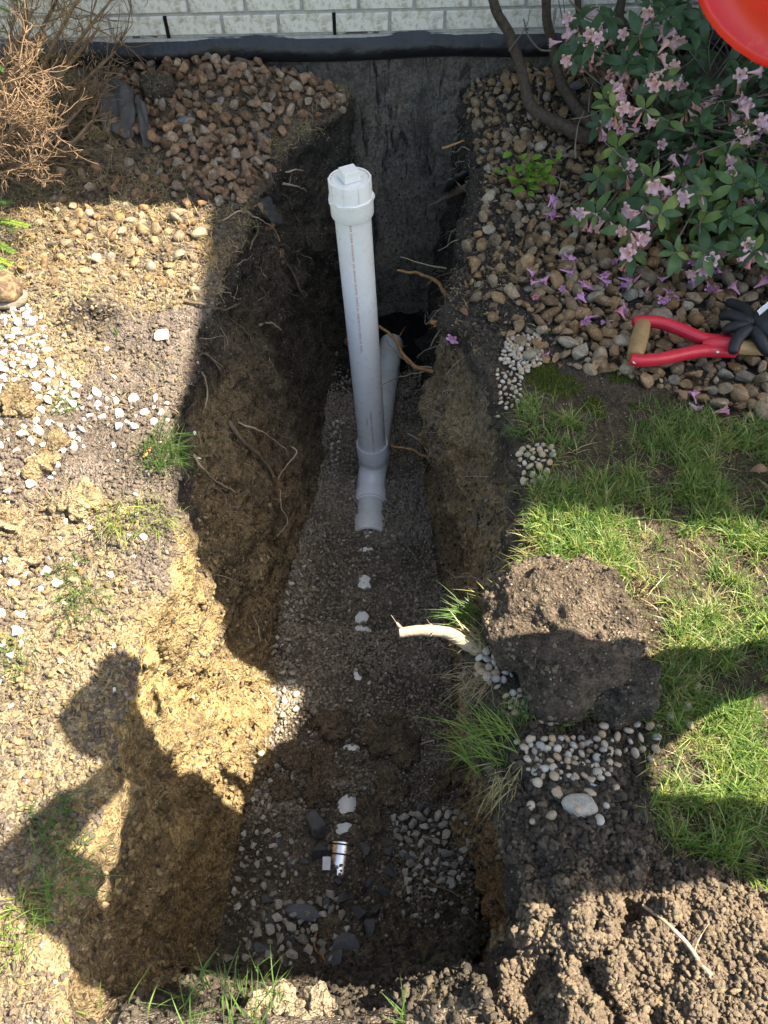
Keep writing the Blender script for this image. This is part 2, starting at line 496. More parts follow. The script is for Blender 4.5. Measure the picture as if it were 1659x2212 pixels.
# a ledge on the far right wall between y = 1.0 and 2.0: the clay face leans back and steps
lw = sm(1.0, 1.15, Y2) * (1 - sm(1.75, 2.0, Y2))
XD = XD - lw * .055 * np.sin(np.clip((tD - .25) / .6, 0, 1) * math.pi)
ZD = zf + (zr0 - zf) * (tD ** 1.05)
# floor
tC = np.linspace(0, 1, nC)[None, :]
xl = XB[:, -1:]; xr = XD[:, :1]
XC = xl + (xr - xl) * tC
pC = np.stack([XC * 5, (Y2 + 0 * XC) * 5, 0 * XC + 2], -1)
ZC = zf + trench * (.030 * (np.abs(tC - .5) * 2) ** 2.2 + .012 * vnoise(pC, 20))
# gravel lies over the old drain but leaves glimpses of its crown
pipe_x = np.interp(Y2, [.5, .61, .67, 1.06, 1.28, 1.43, 1.66], [-.122, -.111, -.106, -.081, -.062, -.056, -.055])
glimpse = sum(np.exp(-((Y2 - a) / b) ** 4) for a, b in ((1.43, .030), (1.29, .022), (1.245, .012), (1.06, .036), (1.57, .012), (.672, .032), (.600, .020), (.84, .010)))
wgt = np.exp(-((XC - pipe_x) / .045) ** 2) * sm(.55, .60, Y2) * (1 - sm(1.58, 1.62, Y2))
ZC = ZC * (1 - wgt) + wgt * (-.8555 + .010 - .020 * glimpse + .007 * vnoise(np.stack([XC * 42, (Y2 + 0 * XC) * 42, XC * 0], -1), 21))
# the near end: a spoil slope heaped higher on the right
mound = sm(.62, .22, Y2) * sm(-.05, .16, XC) * sm(.03, .12, Y2)
ZC = ZC + .22 * mound * sm(.06, .14, Y2)
ZC = ZC - .09 * np.exp(-((XC - .07) / .15) ** 2 - ((Y2 - 2.9) / .18) ** 2)
X = np.concatenate([XA, XB, XC, XD, XE], 1)
Z = np.concatenate([ZA, ZB, ZC, ZD, ZE], 1)
NX = X.shape[1]
Y = np.repeat(Y2, NX, 1)
P = np.stack([X, Y, Z], -1)
seg = np.concatenate([np.zeros(nA), np.ones(nB), np.full(nC, 2), np.full(nD, 3), np.full(nE, 4)]).astype(int)[None, :].repeat(NY, 0)
def grid_normals(P):
    dx = np.gradient(P, axis=1); dy = np.gradient(P, axis=0)
    n = np.cross(dx, dy)
    return n / (np.linalg.norm(n, axis=-1, keepdims=True) + 1e-9)
for _ in range(1):                                # soften the creases where the pieces meet
    Q = P.copy()
    Q[:, 1:-1] = .5 * P[:, 1:-1] + .25 * (P[:, :-2] + P[:, 2:])
    P = Q
N0 = grid_normals(P)
wallm = ((seg == 1) | (seg == 3)).astype(np.float32)
inr = trench * np.ones_like(X)
depth = -P[..., 2]
big = fbm(P * 5.0, 3, 30)
mid = fbm(P * 17.0, 3, 40)
fine = fbm(P * 60.0, 3, 50)
Ps = P * np.array([26, 26, 5.0]); streak = fbm(Ps, 3, 60)
c1, id1 = cell(P * 26.0, 70)
c2, id2 = cell(P * 62.0, 80)
lump1 = (0.75 - c1); lump2 = (0.75 - c2)
# where the ground is loose and crumbly
dirtR = sm(.36, .22, Y) * sm(.02, .10, X - xRr[:, None] + .06) * (seg == 4) + sm(.62, .45, Y) * sm(.32, .16, X - xRr[:, None]) * (seg == 4) * .8
looseL = (seg == 0) * (.55 + .45 * np.clip(vnoise(P * 6, 90), -1, 1))
nearspoil = (seg == 2) * sm(.62, .30, Y) * sm(-.10, .08, X)
d = .006 * big + .004 * mid + .0016 * fine
c0, id0 = cell(P * 11.0, 75)
d = d + wallm * inr * (.026 * big + .014 * mid + .010 * streak * sm(.1, .3, depth) + .007 * lump1 + .005 * lump2 + .016 * (.7 - c0) * (id0 > .45))
d = d + dirtR * (.026 * lump1 + .012 * lump2 + .016 * mid + .020 * big - .030 * sm(.25, .7, -fbm(P * 13, 2, 77)))
d = d + looseL * (.010 * lump1 + .008 * lump2 + .008 * mid)
d = d + nearspoil * (.016 * lump1 + .008 * lump2 + .012 * mid)
d = d + (seg == 2) * inr * (.003 * lump2)
dk = bumpf(X, Y, -.84, 1.80, .09, .07, 1.0, 2) * (seg == 0)
d = d + dk * (.018 * lump1 + .010 * lump2)
d = d - bumpf(X, Y, -.825, 1.775, .035, .022, .035, 2) * (seg == 0)
# undercut crevices in the right clay face
crev = np.exp(-((X - .285 - .02 * np.sin(Y * 17)) / .016) ** 2) * lw * sm(.22, .4, depth) * (seg == 3)
d = d - .035 * crev
edge = sm(0, 3, np.arange(NX))[None, :] * sm(0, 3, np.arange(NX)[::-1])[None, :]
P = P + N0 * (d * edge)[..., None]
NRM = grid_normals(P)

# soil colour: topsoil, clay, wet bottom, dry spoil, plus a brightened sun patch
def C(*c): return np.array(c, np.float32)
dep = np.clip(-P[..., 2], 0, 2)
pat = fbm(P * 3.0, 3, 100)
pat2 = fbm(P * 11.0, 3, 110)
dry = C(.165, .132, .112); clay = C(.235, .185, .122); top = C(.062, .049, .038); claywall = C(.205, .150, .082)
wetblack = C(.030, .026, .022); floorc = C(.125, .103, .077); lawn = C(.075, .058, .038); spoil = C(.19, .146, .105); mulch = C(.14, .105, .073)
def lerp(a, b, t): return a + (b - a) * np.clip(t, 0, 1)[..., None]
Cc = np.zeros(P.shape, np.float32)
cl = lerp(dry[None, None] + 0 * P, clay, sm(.15, .6, pat + .6 * sm(-.72, -.95, X)) )
cl = lerp(cl, top * 1.5, sm(.25, .7, -pat + .3 * pat2) * .7)
cl = lerp(cl, mulch, sm(1.9, 2.2, Y))
cl = lerp(cl, C(.055, .044, .036), np.clip(dk * 1.3, 0, 1))
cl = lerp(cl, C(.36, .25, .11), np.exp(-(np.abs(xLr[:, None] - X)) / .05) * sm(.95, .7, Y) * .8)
cr = lawn[None, None] + 0 * P
cr = lerp(cr, spoil, np.clip(dirtR * 1.2, 0, 1))
cr = lerp(cr, clay, np.clip(dirtR, 0, 1) * sm(.25, .7, pat2) * .6)
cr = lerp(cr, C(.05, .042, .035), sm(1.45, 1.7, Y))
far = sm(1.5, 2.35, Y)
bandn = dep + .06 * pat + .03 * pat2
topd = .16 + .05 * pat
cwL = lerp(np.broadcast_to(top, P.shape), claywall, sm(0.0, .12, bandn - .10 * sm(.9, 1.2, Y) + .05 * sm(1, .8, Y)))
cwL = lerp(cwL, C(.40, .28, .125), (.45 + .55 * sm(-.25, .4, fbm(P * np.array([7, 7, 2.0]), 3, 130))) * sm(1.15, .95, Y) * sm(.30, .55, Y))  # ochre clay, its colour brightened where the sun strikes this stretch
cwL = lerp(cwL, C(.095, .075, .052), sm(.1, .7, -pat2) * (.5 - .3 * sm(1.1, .9, Y)))
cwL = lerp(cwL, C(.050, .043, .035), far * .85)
cwR = lerp(np.broadcast_to(top, P.shape), C(.285, .20, .105), sm(.05, .17, bandn))
cwR = lerp(cwR, C(.20, .165, .115), sm(.1, .6, pat2) * .5)
cwR = lerp(cwR, C(.27, .155, .06), sm(.6, .35, Y) * sm(.2, .35, bandn) * .85)
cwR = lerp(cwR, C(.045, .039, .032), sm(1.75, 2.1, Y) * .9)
cf = np.broadcast_to(floorc, P.shape) * (1 + .35 * pat2[..., None])
cf = lerp(cf, C(.12, .09, .052), sm(.55, .25, Y) * sm(-.1, .1, X) * .9)
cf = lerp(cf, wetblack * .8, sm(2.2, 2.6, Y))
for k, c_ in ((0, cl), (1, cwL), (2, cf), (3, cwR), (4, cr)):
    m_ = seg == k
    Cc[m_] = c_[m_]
# blend seams
for _ in range(4):
    Q = Cc.copy()
    Q[:, 1:-1] = .5 * Cc[:, 1:-1] + .25 * (Cc[:, :-2] + Cc[:, 2:])
    Cc = Q
notr = 1 - trench[..., None]
Cc = Cc * (1 - notr) + notr * (np.where((X < .12)[..., None], dry * .95, spoil))
Cc = np.clip(Cc, .012, .8)
wet = np.clip(((seg == 2) * .75 + (seg == 1) * .25 * far + (seg == 1) * .25 * sm(.4, .8, dep)) * inr * (.6 + .4 * vnoise(P * 13, 140)), 0, 1) + (seg == 2) * sm(2.5, 2.8, Y) * .5

def grid_obj(name, P, mat, colr=None, wet=None, smooth=True):
    ny, nx = P.shape[:2]
    me = bpy.data.meshes.new(name)
    nv = ny * nx
    me.vertices.add(nv)
    me.vertices.foreach_set('co', P.reshape(-1).astype(np.float32))
    i = (np.arange(ny - 1)[:, None] * nx + np.arange(nx - 1)[None, :]).reshape(-1)
    q = np.stack([i, i + 1, i + nx + 1, i + nx], -1).astype(np.int32)
    nf = len(q)
    me.loops.add(nf * 4)
    me.loops.foreach_set('vertex_index', q.reshape(-1))
    me.polygons.add(nf)
    me.polygons.foreach_set('loop_start', np.arange(nf, dtype=np.int32) * 4)
    me.update(calc_edges=True)
    me.validate()
    me.polygons.foreach_set('use_smooth', np.full(nf, smooth))
    if colr is not None:
        a = me.color_attributes.new('Col', 'FLOAT_COLOR', 'POINT')
        a.data.foreach_set('color', np.concatenate([colr.reshape(-1, 3), np.ones((nv, 1))], 1).astype(np.float32).reshape(-1))
    if wet is not None:
        a = me.attributes.new('Wet', 'FLOAT', 'POINT')
        a.data.foreach_set('value', np.clip(wet, 0, 1).astype(np.float32).reshape(-1))
    return link(name, me, mat)
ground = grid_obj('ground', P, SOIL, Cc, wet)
ground['kind'] = 'structure'
bpy.context.view_layer.update()

def hit(px, py):
    """survey point: where the line of sight through a photo point meets the ground"""
    d = ray(px, py).normalized()
    ok, loc, nrm, _ = ground.ray_cast(Vector((0, 0, CAM_H)), d)
    if not ok: return at(px, py, 0), Vector((0, 0, 1))
    return loc.copy(), nrm.copy()
def gz(x, y, above=1.0):
    ok, loc, nrm, _ = ground.ray_cast(Vector((x, y, above)), Vector((0, 0, -1)))
    return (loc.z, nrm.copy()) if ok else (0.0, Vector((0, 0, 1)))
# flattened vertices for scattering
FP = P.reshape(-1, 3); FN = NRM.reshape(-1, 3); FS = seg.reshape(-1)
dX = np.gradient(P, axis=1); dYv = np.gradient(P, axis=0)
FAREA = np.linalg.norm(np.cross(dX, dYv), axis=-1).reshape(-1)
def sample(mask, n):
    w = FAREA * np.clip(mask.reshape(-1), 0, None)
    w = w / w.sum()
    k = rng.choice(len(w), size=n, p=w)
    return FP[k] + rng.normal(0, .0015, (n, 3)), FN[k]

# the wider lawn round the dig
lawn_v, lawn_f = [], []
for (x0, x1, y0, y1) in ((-60, X0L + .02, -60, 60), (X0R - .02, 60, -60, 60), (X0L + .02, X0R - .02, -60, -2.17), (X0L + .02, X0R - .02, 3.27, 60)):
    o = len(lawn_v)
    lawn_v += [(x0, y0, -.02), (x1, y0, -.02), (x1, y1, -.02), (x0, y1, -.02)]
    lawn_f.append((o, o + 1, o + 2, o + 3))
t = NT('far_lawn')
nn = t.noise(t.coord(), 3, 6, .7)
ml = t.fin(t.ramp(nn, [(0.3, (0.05, 0.10, 0.02)), (0.7, (0.10, 0.16, 0.035))]), 0.9, t.bump(t.noise(t.coord(), 60, 3), .8, .05))
tag(obj('lawn', lawn_v, lawn_f, ml), kind='structure')

# ================================================================== HOUSE
t = NT('painted_brick')
c = t.coord()
n1 = t.noise(c, 14, 6, .7, .3); n2 = t.noise(c, 120, 4, .6); n3 = t.noise(c, 38, 5, .75, .6)
k = t.mix(t.ramp(n3, [(0.46, 0.0), (0.64, .9)]), (0.68, 0.65, 0.57), (0.29, 0.245, 0.135))
k = t.mix(t.ramp(n1, [(0.35, 0.0), (0.75, .6)]), k, (0.76, 0.73, 0.66))
M['brick'] = t.fin(k, .8, t.bump(t.math('ADD', n2, t.math('MULTIPLY', n1, 2.0)), .5, .005), .3)
t = NT('mortar'); c = t.coord()
n1 = t.noise(c, 60, 5, .7)
M['mortar'] = t.fin(t.ramp(n1, [(0.3, (.30, .29, .265)), (0.7, (.47, .455, .42))]), .9, t.bump(n1, .6, .004))
t = NT('wall_bricks')
bt = t.n('TexBrick'); bt.offset = .5
mp = t.n('Mapping'); mp.inputs['Rotation'].default_value = (R(90), 0, 0)
t.l(t.coord(), mp.inputs[0]); t.l(mp.outputs[0], bt.inputs[0])
bt.inputs['Color1'].default_value = (.62, .60, .55, 1); bt.inputs['Color2'].default_value = (.55, .52, .45, 1); bt.inputs['Mortar'].default_value = (.38, .37, .34, 1)
bt.inputs['Scale'].default_value = 1; bt.inputs['Mortar Size'].default_value = .005; bt.inputs['Brick Width'].default_value = .2; bt.inputs['Row Height'].default_value = .0725
M['wallfar'] = t.fin(bt.outputs[0], .85)
t = NT('parged_foundation'); c = t.coord()
mp = t.n('Mapping'); mp.inputs['Scale'].default_value = (1, 1, .22); t.l(c, mp.inputs[0])
st = t.noise(mp.outputs[0], 26, 6, .72, .5); n2 = t.noise(c, 7, 5, .6); n3 = t.noise(c, 210, 3, .7); n4 = t.noise(mp.outputs[0], 9, 5, .7, .8)
k = t.ramp(n2, [(0.3, (.15, .135, .110)), (0.55, (.26, .228, .175)), (0.75, (.33, .27, .185))])
gr = t.n('SeparateXYZ'); t.l(c, gr.inputs[0])
hi = t.ramp(t.math('MULTIPLY', t.math('ADD', gr.outputs[2], .30), 2.0), [(0.0, 0.0), (1.0, 1.0)])  # lower wall browner, its colour lightened to offset the dim depth
k = t.mix(t.math('MULTIPLY', hi, .7), k, (.088, .088, .084))
k = t.mix(t.ramp(st, [(0.36, .95), (0.45, 0.0)]), k, (.010, .010, .010))
k = t.mix(t.ramp(n4, [(0.56, 0.0), (0.70, .7)]), k, (.020, .019, .018))
n5 = t.noise(c, 75, 5, .75, .6); n6 = t.noise(c, 21, 5, .7, .9)
k = t.mix(1.0, k, t.ramp(n5, [(0.32, .35), (0.5, 1.0), (0.7, 1.7)]), 'MULTIPLY')
k = t.mix(t.ramp(n6, [(0.50, 0.0), (0.66, .8)]), k, (.085, .066, .045))
k = t.mix(t.ramp(n3, [(0.60, 0.0), (0.78, .45)]), k, (.30, .285, .26))
M['parge'] = t.fin(k, .72, t.bump(t.math('ADD', t.math('ADD', st, n5), t.math('MULTIPLY', n3, .4)), 1.0, .012), .3)
t = NT('rubber_membrane'); c = t.coord()
n1 = t.noise(c, 22, 4, .6); n2 = t.noise(c, 130, 3, .7)
k = t.mix(t.ramp(n2, [(0.64, 0.0), (0.78, .5)]), (.010, .011, .014), (.10, .11, .13))
M['membrane'] = t.fin(k, t.ramp(n1, [(0.3, .30), (0.7, .55)]), t.bump(n1, .5, .012), .5)
M['hole_shade'] = m_plain('weep_hole_shade', (.012, .011, .010), .95, .1)  # solid dark fill stands in for the shade inside open joints
M['roof'] = m_plain('roof_shingle', (.07, .065, .06), .9, .2, .4, 20)
M['soffit'] = m_plain('painted_soffit', (.62, .61, .58), .7)

house = empty('brick_house', (0, wall_y(0), 0))
tag(house, 'white painted brick house with black membrane over its dark foundation wall', 'house')
wd = Vector((1, WALL_K, 0)).normalized()
wnrm = Vector((wd.y, -wd.x, 0))                         # towards the viewer
def wp(s, off, z):                                       # along the wall, out of the wall, height
    return Vector((0, WALL_Y0, 0)) + wd * s + wnrm * off + Vector((0, 0, z))
def wall_box(mb, s0, s1, o0, o1, z0, z1):
    v = [wp(s, o, z) for s in (s0, s1) for o in (o0, o1) for z in (z0, z1)]
    mb.add(v, [(0, 2, 3, 1), (4, 5, 7, 6), (0, 1, 5, 4), (2, 6, 7, 3), (0, 4, 6, 2), (1, 3, 7, 5)])
COURSE, BL, ZB0 = .0725, .2005, .258
NC = 6
mb = MB(); wall_box(mb, -7, 6, -.25, -.008, ZB0 - .004, ZB0 + NC * COURSE)
brick_wall = mb.build('brick_courses', M['mortar'], house)
mb = MB(); wall_box(mb, -7, 6, -.25, 0, ZB0 + NC * COURSE, 2.75)
mb.build('upper_wall', M['wallfar'], house)
# foundation, a grid with slight waves
nxs, nzs = 260, 120
V, F_ = [], []
ss = np.linspace(-2.4, 2.4, nxs); zz = np.linspace(-1.35, .262, nzs)
g = np.stack(np.meshgrid(ss, zz), -1)
gn = fbm(np.stack([g[..., 0] * 6, g[..., 0] * 0, g[..., 1] * 3], -1), 4, 200) + .5 * fbm(np.stack([g[..., 0] * 40, g[..., 0] * 0, g[..., 1] * 22], -1), 3, 210)
for j in range(nzs):
    for i in range(nxs):
        V.append(wp(ss[i], -.014 + .008 * gn[j, i], zz[j]))
for j in range(nzs - 1):
    for i in range(nxs - 1):
        a = j * nxs + i
        F_.append((a, a + 1, a + nxs + 1, a + nxs))
obj('foundation_wall', V, F_, M['parge'], house, True)
for s0, s1 in ((-7, -2.4), (2.4, 6)):
    mb = MB(); wall_box(mb, s0, s1, -.3, -.01, -1.35, .258); mb.build('foundation_end', M['parge'], house)
# black membrane strip, bulging, with a wavy torn top edge
V, F_ = [], []
nm, nz_ = 260, 9
for j in range(nz_):
    tt = j / (nz_ - 1)
    for i in range(nm):
        s = -2.2 + 4.4 * i / (nm - 1)
        top_ = .253 + .006 * math.sin(s * 9) + .010 * mnoise.noise((s * 6, 1, 0)) + .005 * mnoise.noise((s * 31, 2, 0))
        bot = .168 + .012 * mnoise.noise((s * 2.3, 5, 0))
        z = bot + (top_ - bot) * tt
        off = .006 + .016 * math.sin(math.pi * min(tt * 1.1, 1)) * (1 + .5 * mnoise.noise((s * 4, tt * 2, 3))) + .004 * mnoise.noise((s * 18, tt * 5, 7))
        if j in (0, nz_ - 1): off = .002
        V.append(wp(s, off, z))
for j in range(nz_ - 1):
    for i in range(nm - 1):
        a = j * nm + i
        F_.append((a, a + 1, a + nm + 1, a + nm))
obj('waterproof_membrane', V, F_, M['membrane'], house, True)
# brick ledge mortar drip under the lowest course
mb = MB(); wall_box(mb, -2.2, 2.2, -.02, .004, ZB0 - .012, ZB0 - .003); mb.build('mortar_lip', M['mortar'], brick_wall)
bmesh_protos = []
for q in range(7):                                        # slightly uneven bricks: a subdivided, worn box
    b = bmesh.new()
    bmesh.ops.create_cube(b, size=1)
    for v in b.verts:
        v.co.x *= (BL - .011); v.co.y *= .07; v.co.z *= (COURSE - .0115)
        v.co.x += random.uniform(-.0012, .0012); v.co.z += random.uniform(-.0012, .0012); v.co.y += random.uniform(-.0012, .0012)
    bmesh.ops.bevel(b, geom=[e for e in b.edges], offset=.0022, segments=1, affect='EDGES')
    me = bpy.data.meshes.new('brick'); b.to_mesh(me); b.free()
    me.materials.append(M['brick'])
    bmesh_protos.append(me)
ang = math.atan(WALL_K)
# joints surveyed on the photo: lowest course has one at px 362, pitch one brick
s_ref = (aty(362, 55, 3.07).x) / wd.x
for r_ in range(NC):
    sh = s_ref + (0 if r_ % 2 == 0 else BL * .5 - .012)
    for i in range(-6, 16):
        s = sh + BL * (i + .5)
        if s < -2.2 or s > 2.3: continue
        o = bpy.data.objects.new('brick', random.choice(bmesh_protos))
        col.objects.link(o)
        o.parent = brick_wall
        o.location = wp(s, -.035 + random.uniform(-.0015, .0015), ZB0 + COURSE * (r_ + .5))
        o.rotation_euler = (0, random.uniform(-.004, .004), ang)
for i in (0, 3):
    s = s_ref + BL * i
    mb = MB(); wall_box(mb, s - .0058, s + .0058, -.06, .0012, ZB0 - .008, ZB0 + COURSE * .93)
    mb.build('weep_hole', M['hole_shade'], brick_wall)
# eaves, and an unseen right-hand wing, its outline set by the shade it casts
mb = MB(); wall_box(mb, -7.4, 6, -.6, .50, 2.5, 2.62); mb.build('eave', M['soffit'], house)
mb = MB()
v = [wp(s, o, z) for s in (-7.4, 6) for o, z in ((.56, 2.60), (.56, 2.66), (-4.0, 4.6), (-4.0, 4.54))]
mb.add(v, [(0, 1, 2, 3), (7, 6, 5, 4), (0, 4, 5, 1), (1, 5, 6, 2), (2, 6, 7, 3), (3, 7, 4, 0)])
mb.build('roof', M['roof'], house)
mb = MB(); wall_box(mb, -7, 6, -7, -.25, -.5, 2.55); mb.build('rear_wall', M['wallfar'], house)
wing = MB()
WX, WY = 1.86, 1.56                                      # wing wall corner
wing.box((WX, WY, -.5), (6, 3.02, 2.75))
wing.build('wing_wall', M['wallfar'], house)
mb = MB(); mb.add([(1.545, 1.40, 2.79), (6.2, 1.40, 2.79), (6.2, 3.3, 2.79), (1.40, 3.3, 2.79), (1.545, 1.40, 2.90), (6.2, 1.40, 2.90), (6.2, 3.3, 2.90), (1.40, 3.3, 2.90)], [(3, 2, 1, 0), (4, 5, 6, 7), (0, 1, 5, 4), (1, 2, 6, 5), (2, 3, 7, 6), (3, 0, 4, 7)]); mb.build('wing_eave', M['soffit'], house)
mb = MB()
mb.add([(1.525, 1.37, 2.904), (6.2, 1.37, 2.904), (6.2, 3.3, 2.904), (1.375, 3.3, 2.904), (3.6, 1.37, 3.8), (3.6, 3.3, 3.8)], [(0, 1, 4), (3, 5, 2), (0, 4, 5, 3), (1, 2, 5, 4), (0, 3, 2, 1)])
mb.build('wing_roof', M['roof'], house)

# ================================================================== CLEANOUT PIPE
def m_pvc(name, c, dirt=.35):
    t = NT(name)
    o = t.coord()
    n1 = t.noise(o, 12, 5, .65, .4); n2 = t.noise(o, 160, 3, .7); n3 = t.noise(o, 45, 4, .7)
    k = t.mix(t.ramp(n1, [(0.45, 0.0), (0.8, dirt)]), c, (c[0] * .72, c[1] * .70, c[2] * .64))
    k = t.mix(t.ramp(n2, [(0.70, 0.0), (0.78, dirt)]), k, (.12, .10, .075))
    return t.fin(k, t.ramp(n3, [(0.3, .22), (0.7, .40)]), None, .5)
M['pvc'] = m_pvc('white_pvc', (.70, .71, .71), .25)
M['pvc_dirty'] = m_pvc('dirty_pvc', (.60, .61, .59), .85)
M['red_ink'] = m_plain('red_ink', (.48, .07, .09), .6, .3, .3, 200)
M['black_ink'] = m_plain('black_ink', (.02, .02, .025), .6)
M['steel'] = m_plain('stainless_band', (.62, .62, .62), .2, .5, .25, 30, 0.1, .001, 1.0)
M['rubber'] = m_plain('black_rubber', (.018, .018, .02), .55)
M['paper'] = m_plain('paper_label', (.72, .74, .78), .6)

RT = aty(755, 384, 1.96); RB = aty(805, 968, 1.96)      # riser top and bottom, surveyed
ax = (RT - RB).normalized()
clean = empty('cleanout_pipe', (RB.x, 1.96, -.9))
tag(clean, 'white plastic drain cleanout pipe standing in the trench with a square-headed plug', 'pipe')
RL = (RT - RB).length
MA = axis_matrix(RB, ax)
mb = MB(); mb.lathe([(.0515, -.05), (.0515, RL - .02)], MA, 64); riser = mb.build('riser_pipe', M['pvc'], clean, True, 40)
MT = axis_matrix(RT, ax)
mb = MB()
mb.lathe([(.0520, -.104), (.0592, -.104), (.0600, -.102), (.0603, -.055), (.0585, -.048), (.0583, -.002), (.0575, 0), (.0530, 0), (.0520, -.003), (.0520, -.03)], MT, 72)
collar = mb.build('adapter_collar', M['pvc'], clean, True, 35)
mb = MB()                                               # eight-sided flange round the collar
prof = [(.0590, -.060), (.0655, -.060), (.0655, -.051), (.0585, -.049)]
v, f = [], []
n = 48
for r_, z in prof:
    for k in range(n):
        a = 2 * math.pi * k / n + .25
        rr = r_ if r_ < .06 else .0595 / math.cos(((a % (2 * math.pi / 9)) - math.pi / 9)) + .0022
        v.append(MT @ Vector((rr * math.cos(a), rr * math.sin(a), z)))
for i in range(3):
    for k in range(n):
        k2 = (k + 1) % n
        f.append((i * n + k, i * n + k2, (i + 1) * n + k2, (i + 1) * n + k))
obj('flange', v, f, M['pvc'], collar)
for k in range(9):
    a = 2 * math.pi * k / 9 + .25
    mb = MB(); mb.box((.0580, -.0009, -.050), (.0600, .0009, -.001), MT @ Matrix.Rotation(a, 4, 'Z')); mb.build('grip_rib', M['pvc'], collar)
mb = MB(); mb.lathe([(.0515, -.02), (.0515, -.0045), (.0507, -.0035), (.047, -.0040), (.0, -.0040)], MT, 64); plug = mb.build('plug', M['pvc'], clean, True, 35)
b = bmesh.new(); bmesh.ops.create_cube(b, size=1)
for v in b.verts: v.co = Vector((v.co.x * .047 * (1 if v.co.z < 0 else .94), v.co.y * .047 * (1 if v.co.z < 0 else .94), v.co.z * .028 + .0105))
bmesh.ops.bevel(b, geom=list(b.edges), offset=.0013, segments=2, affect='EDGES')
me = bpy.data.meshes.new('square_head'); b.transform(MT @ Matrix.Rotation(R(24), 4, 'Z')); b.to_mesh(me); b.free()
link('square_head', me, M['pvc'], plug)
# sweep fitting at the bottom
hubc = RB + ax * .0
mb = MB(); mb.lathe([(.0525, .03), (.0592, .034), (.0605, .031), (.0605, -.036), (.0560, -.042), (.0545, -.05)], MA, 64); hub = mb.build('hub_ring', M['pvc'], None, True, 35)
path = catmull([RB + ax * -.035, RB + ax * -.085, Vector((RB.x - .004, 1.925, -.872)), Vector((RB.x - .006, 1.865, -.893)), Vector((RB.x - .008, 1.80, -.895))], 8)
mb = MB(); mb.tube(path, .0555, 48, False); fit = mb.build('sweep_fitting', M['pvc'], clean, True)
hub.parent = fit
hd = Vector((-.03, -1, 0)).normalized()
P0 = Vector((RB.x - .007, 1.85, -.894))
MH = axis_matrix(P0, hd)
mb = MB(); mb.lathe([(.0550, -.012), (.0605, -.010), (.0612, -.007), (.0612, .036), (.0600, .040), (.0520, .041)], MH, 64); mb.build('hub_ring', M['pvc'], fit, True, 35)
mb = MB(); mb.lathe([(.0520, .02), (.0520, .13)], MH, 64); mb.build('pipe_stub', M['pvc_dirty'], clean, True)
mb = MB(); mb.lathe([(.0525, .118), (.0590, .121), (.0605, .125), (.0610, .19), (.0595, .197), (.0525, .2)], MH, 64); mb.build('bell_end', M['pvc_dirty'], clean, True, 35)
# back inlet towards the house
q0 = Vector((RB.x + .004, 2.02, -.885)); q1 = Vector((.035, 2.76, -.915))
MI = axis_matrix(q0, q1 - q0)
mb = MB(); mb.lathe([(.0520, -.06), (.0520, (q1 - q0).length)], MI, 56); mb.build('inlet_pipe', M['pvc_dirty'], clean, True)
mb = MB(); mb.lathe([(.053, -.03), (.0605, -.028), (.0605, .035), (.053, .037)], MI, 56); mb.build('inlet_hub', M['pvc'], clean, True, 35)
# the old drain line, mostly buried: its crown shows through the gravel in places
d0 = Vector((RB.x - .012, 1.665, -.9070)); d1 = Vector((-.120, .53, 0)); d1.z = -.9070
d2 = Vector((-.137, .38, 0)); d2.z = -.915
MD = axis_matrix(d0, d1 - d0); DL = (d1 - d0).length
mb = MB(); mb.lathe([(.0515, 0), (.0515, DL)], MD, 56); mb.build('buried_pipe', M['pvc_dirty'], clean, True)
MC = axis_matrix(Vector((-.117, .565, -.897)), d2 - d1)
mb = MB(); mb.lathe([(.045, -.002), (.0605, 0), (.0605, .13), (.045, .132)], MC, 64); cpl = mb.build('steel_coupling', M['steel'], clean, True, 35)
for zz_ in (.004, .030):
    mb = MB(); mb.lathe([(.0606, zz_), (.0622, zz_ + .0006), (.0622, zz_ + .0042), (.0606, zz_ + .0048)], MC, 64); mb.build('clamp_band', M['rubber'], cpl, True, 35)
# red print down the riser
def wrap_text(name, s, mat, z0, ang0, size, parent, width=None):
    cu = bpy.data.curves.new(name, 'FONT'); cu.body = s; cu.size = size; cu.space_character = 1.05
    to = bpy.data.objects.new(name, cu); col.objects.link(to)
    bpy.context.view_layer.update()
    me = bpy.data.meshes.new_from_object(to.evaluated_get(bpy.context.evaluated_depsgraph_get()))
    bpy.data.objects.remove(to)
    xs = [v.co.x for v in me.vertices]
    if width: k = width / (max(xs) - min(xs))
    else: k = 1
    for v in me.vertices:
        a = ang0 + (v.co.y - size * .35) / .0515
        v.co = MA @ Vector((.0519 * math.cos(a), .0519 * math.sin(a), z0 - v.co.x * k))
    me.name = name
    return link(name, me, mat, parent)
wrap_text('red_lettering', 'RM DIEK KDNDRI ZK 0HCIIS DIEVK DREZ JK OEDI0 PTH BIIIS 01 KRD', M['red_ink'], RL - .11, R(-96), .0088, riser, .455)
wrap_text('red_lettering', 'RIIHIDNK. BIEK SIE-DIBIKCK AHZ', M['red_ink'], .245, R(-82), .0088, riser, .215)
wrap_text('black_lettering', 'ATEAZ', M['black_ink'], .213, R(-99), .0075, riser, .03)
# label stuck beside the coupling
lp, ln = hit(706, 1868)
lab = MB(); lab.box((-.011, -.017, 0), (.011, .017, .0012), axis_matrix(lp + Vector((0, 0, .016)), (.15, -.1, 1)))
tag(lab.build('paper_tag', M['paper']), 'small white printed paper tag lying beside the steel pipe coupling', 'tag')
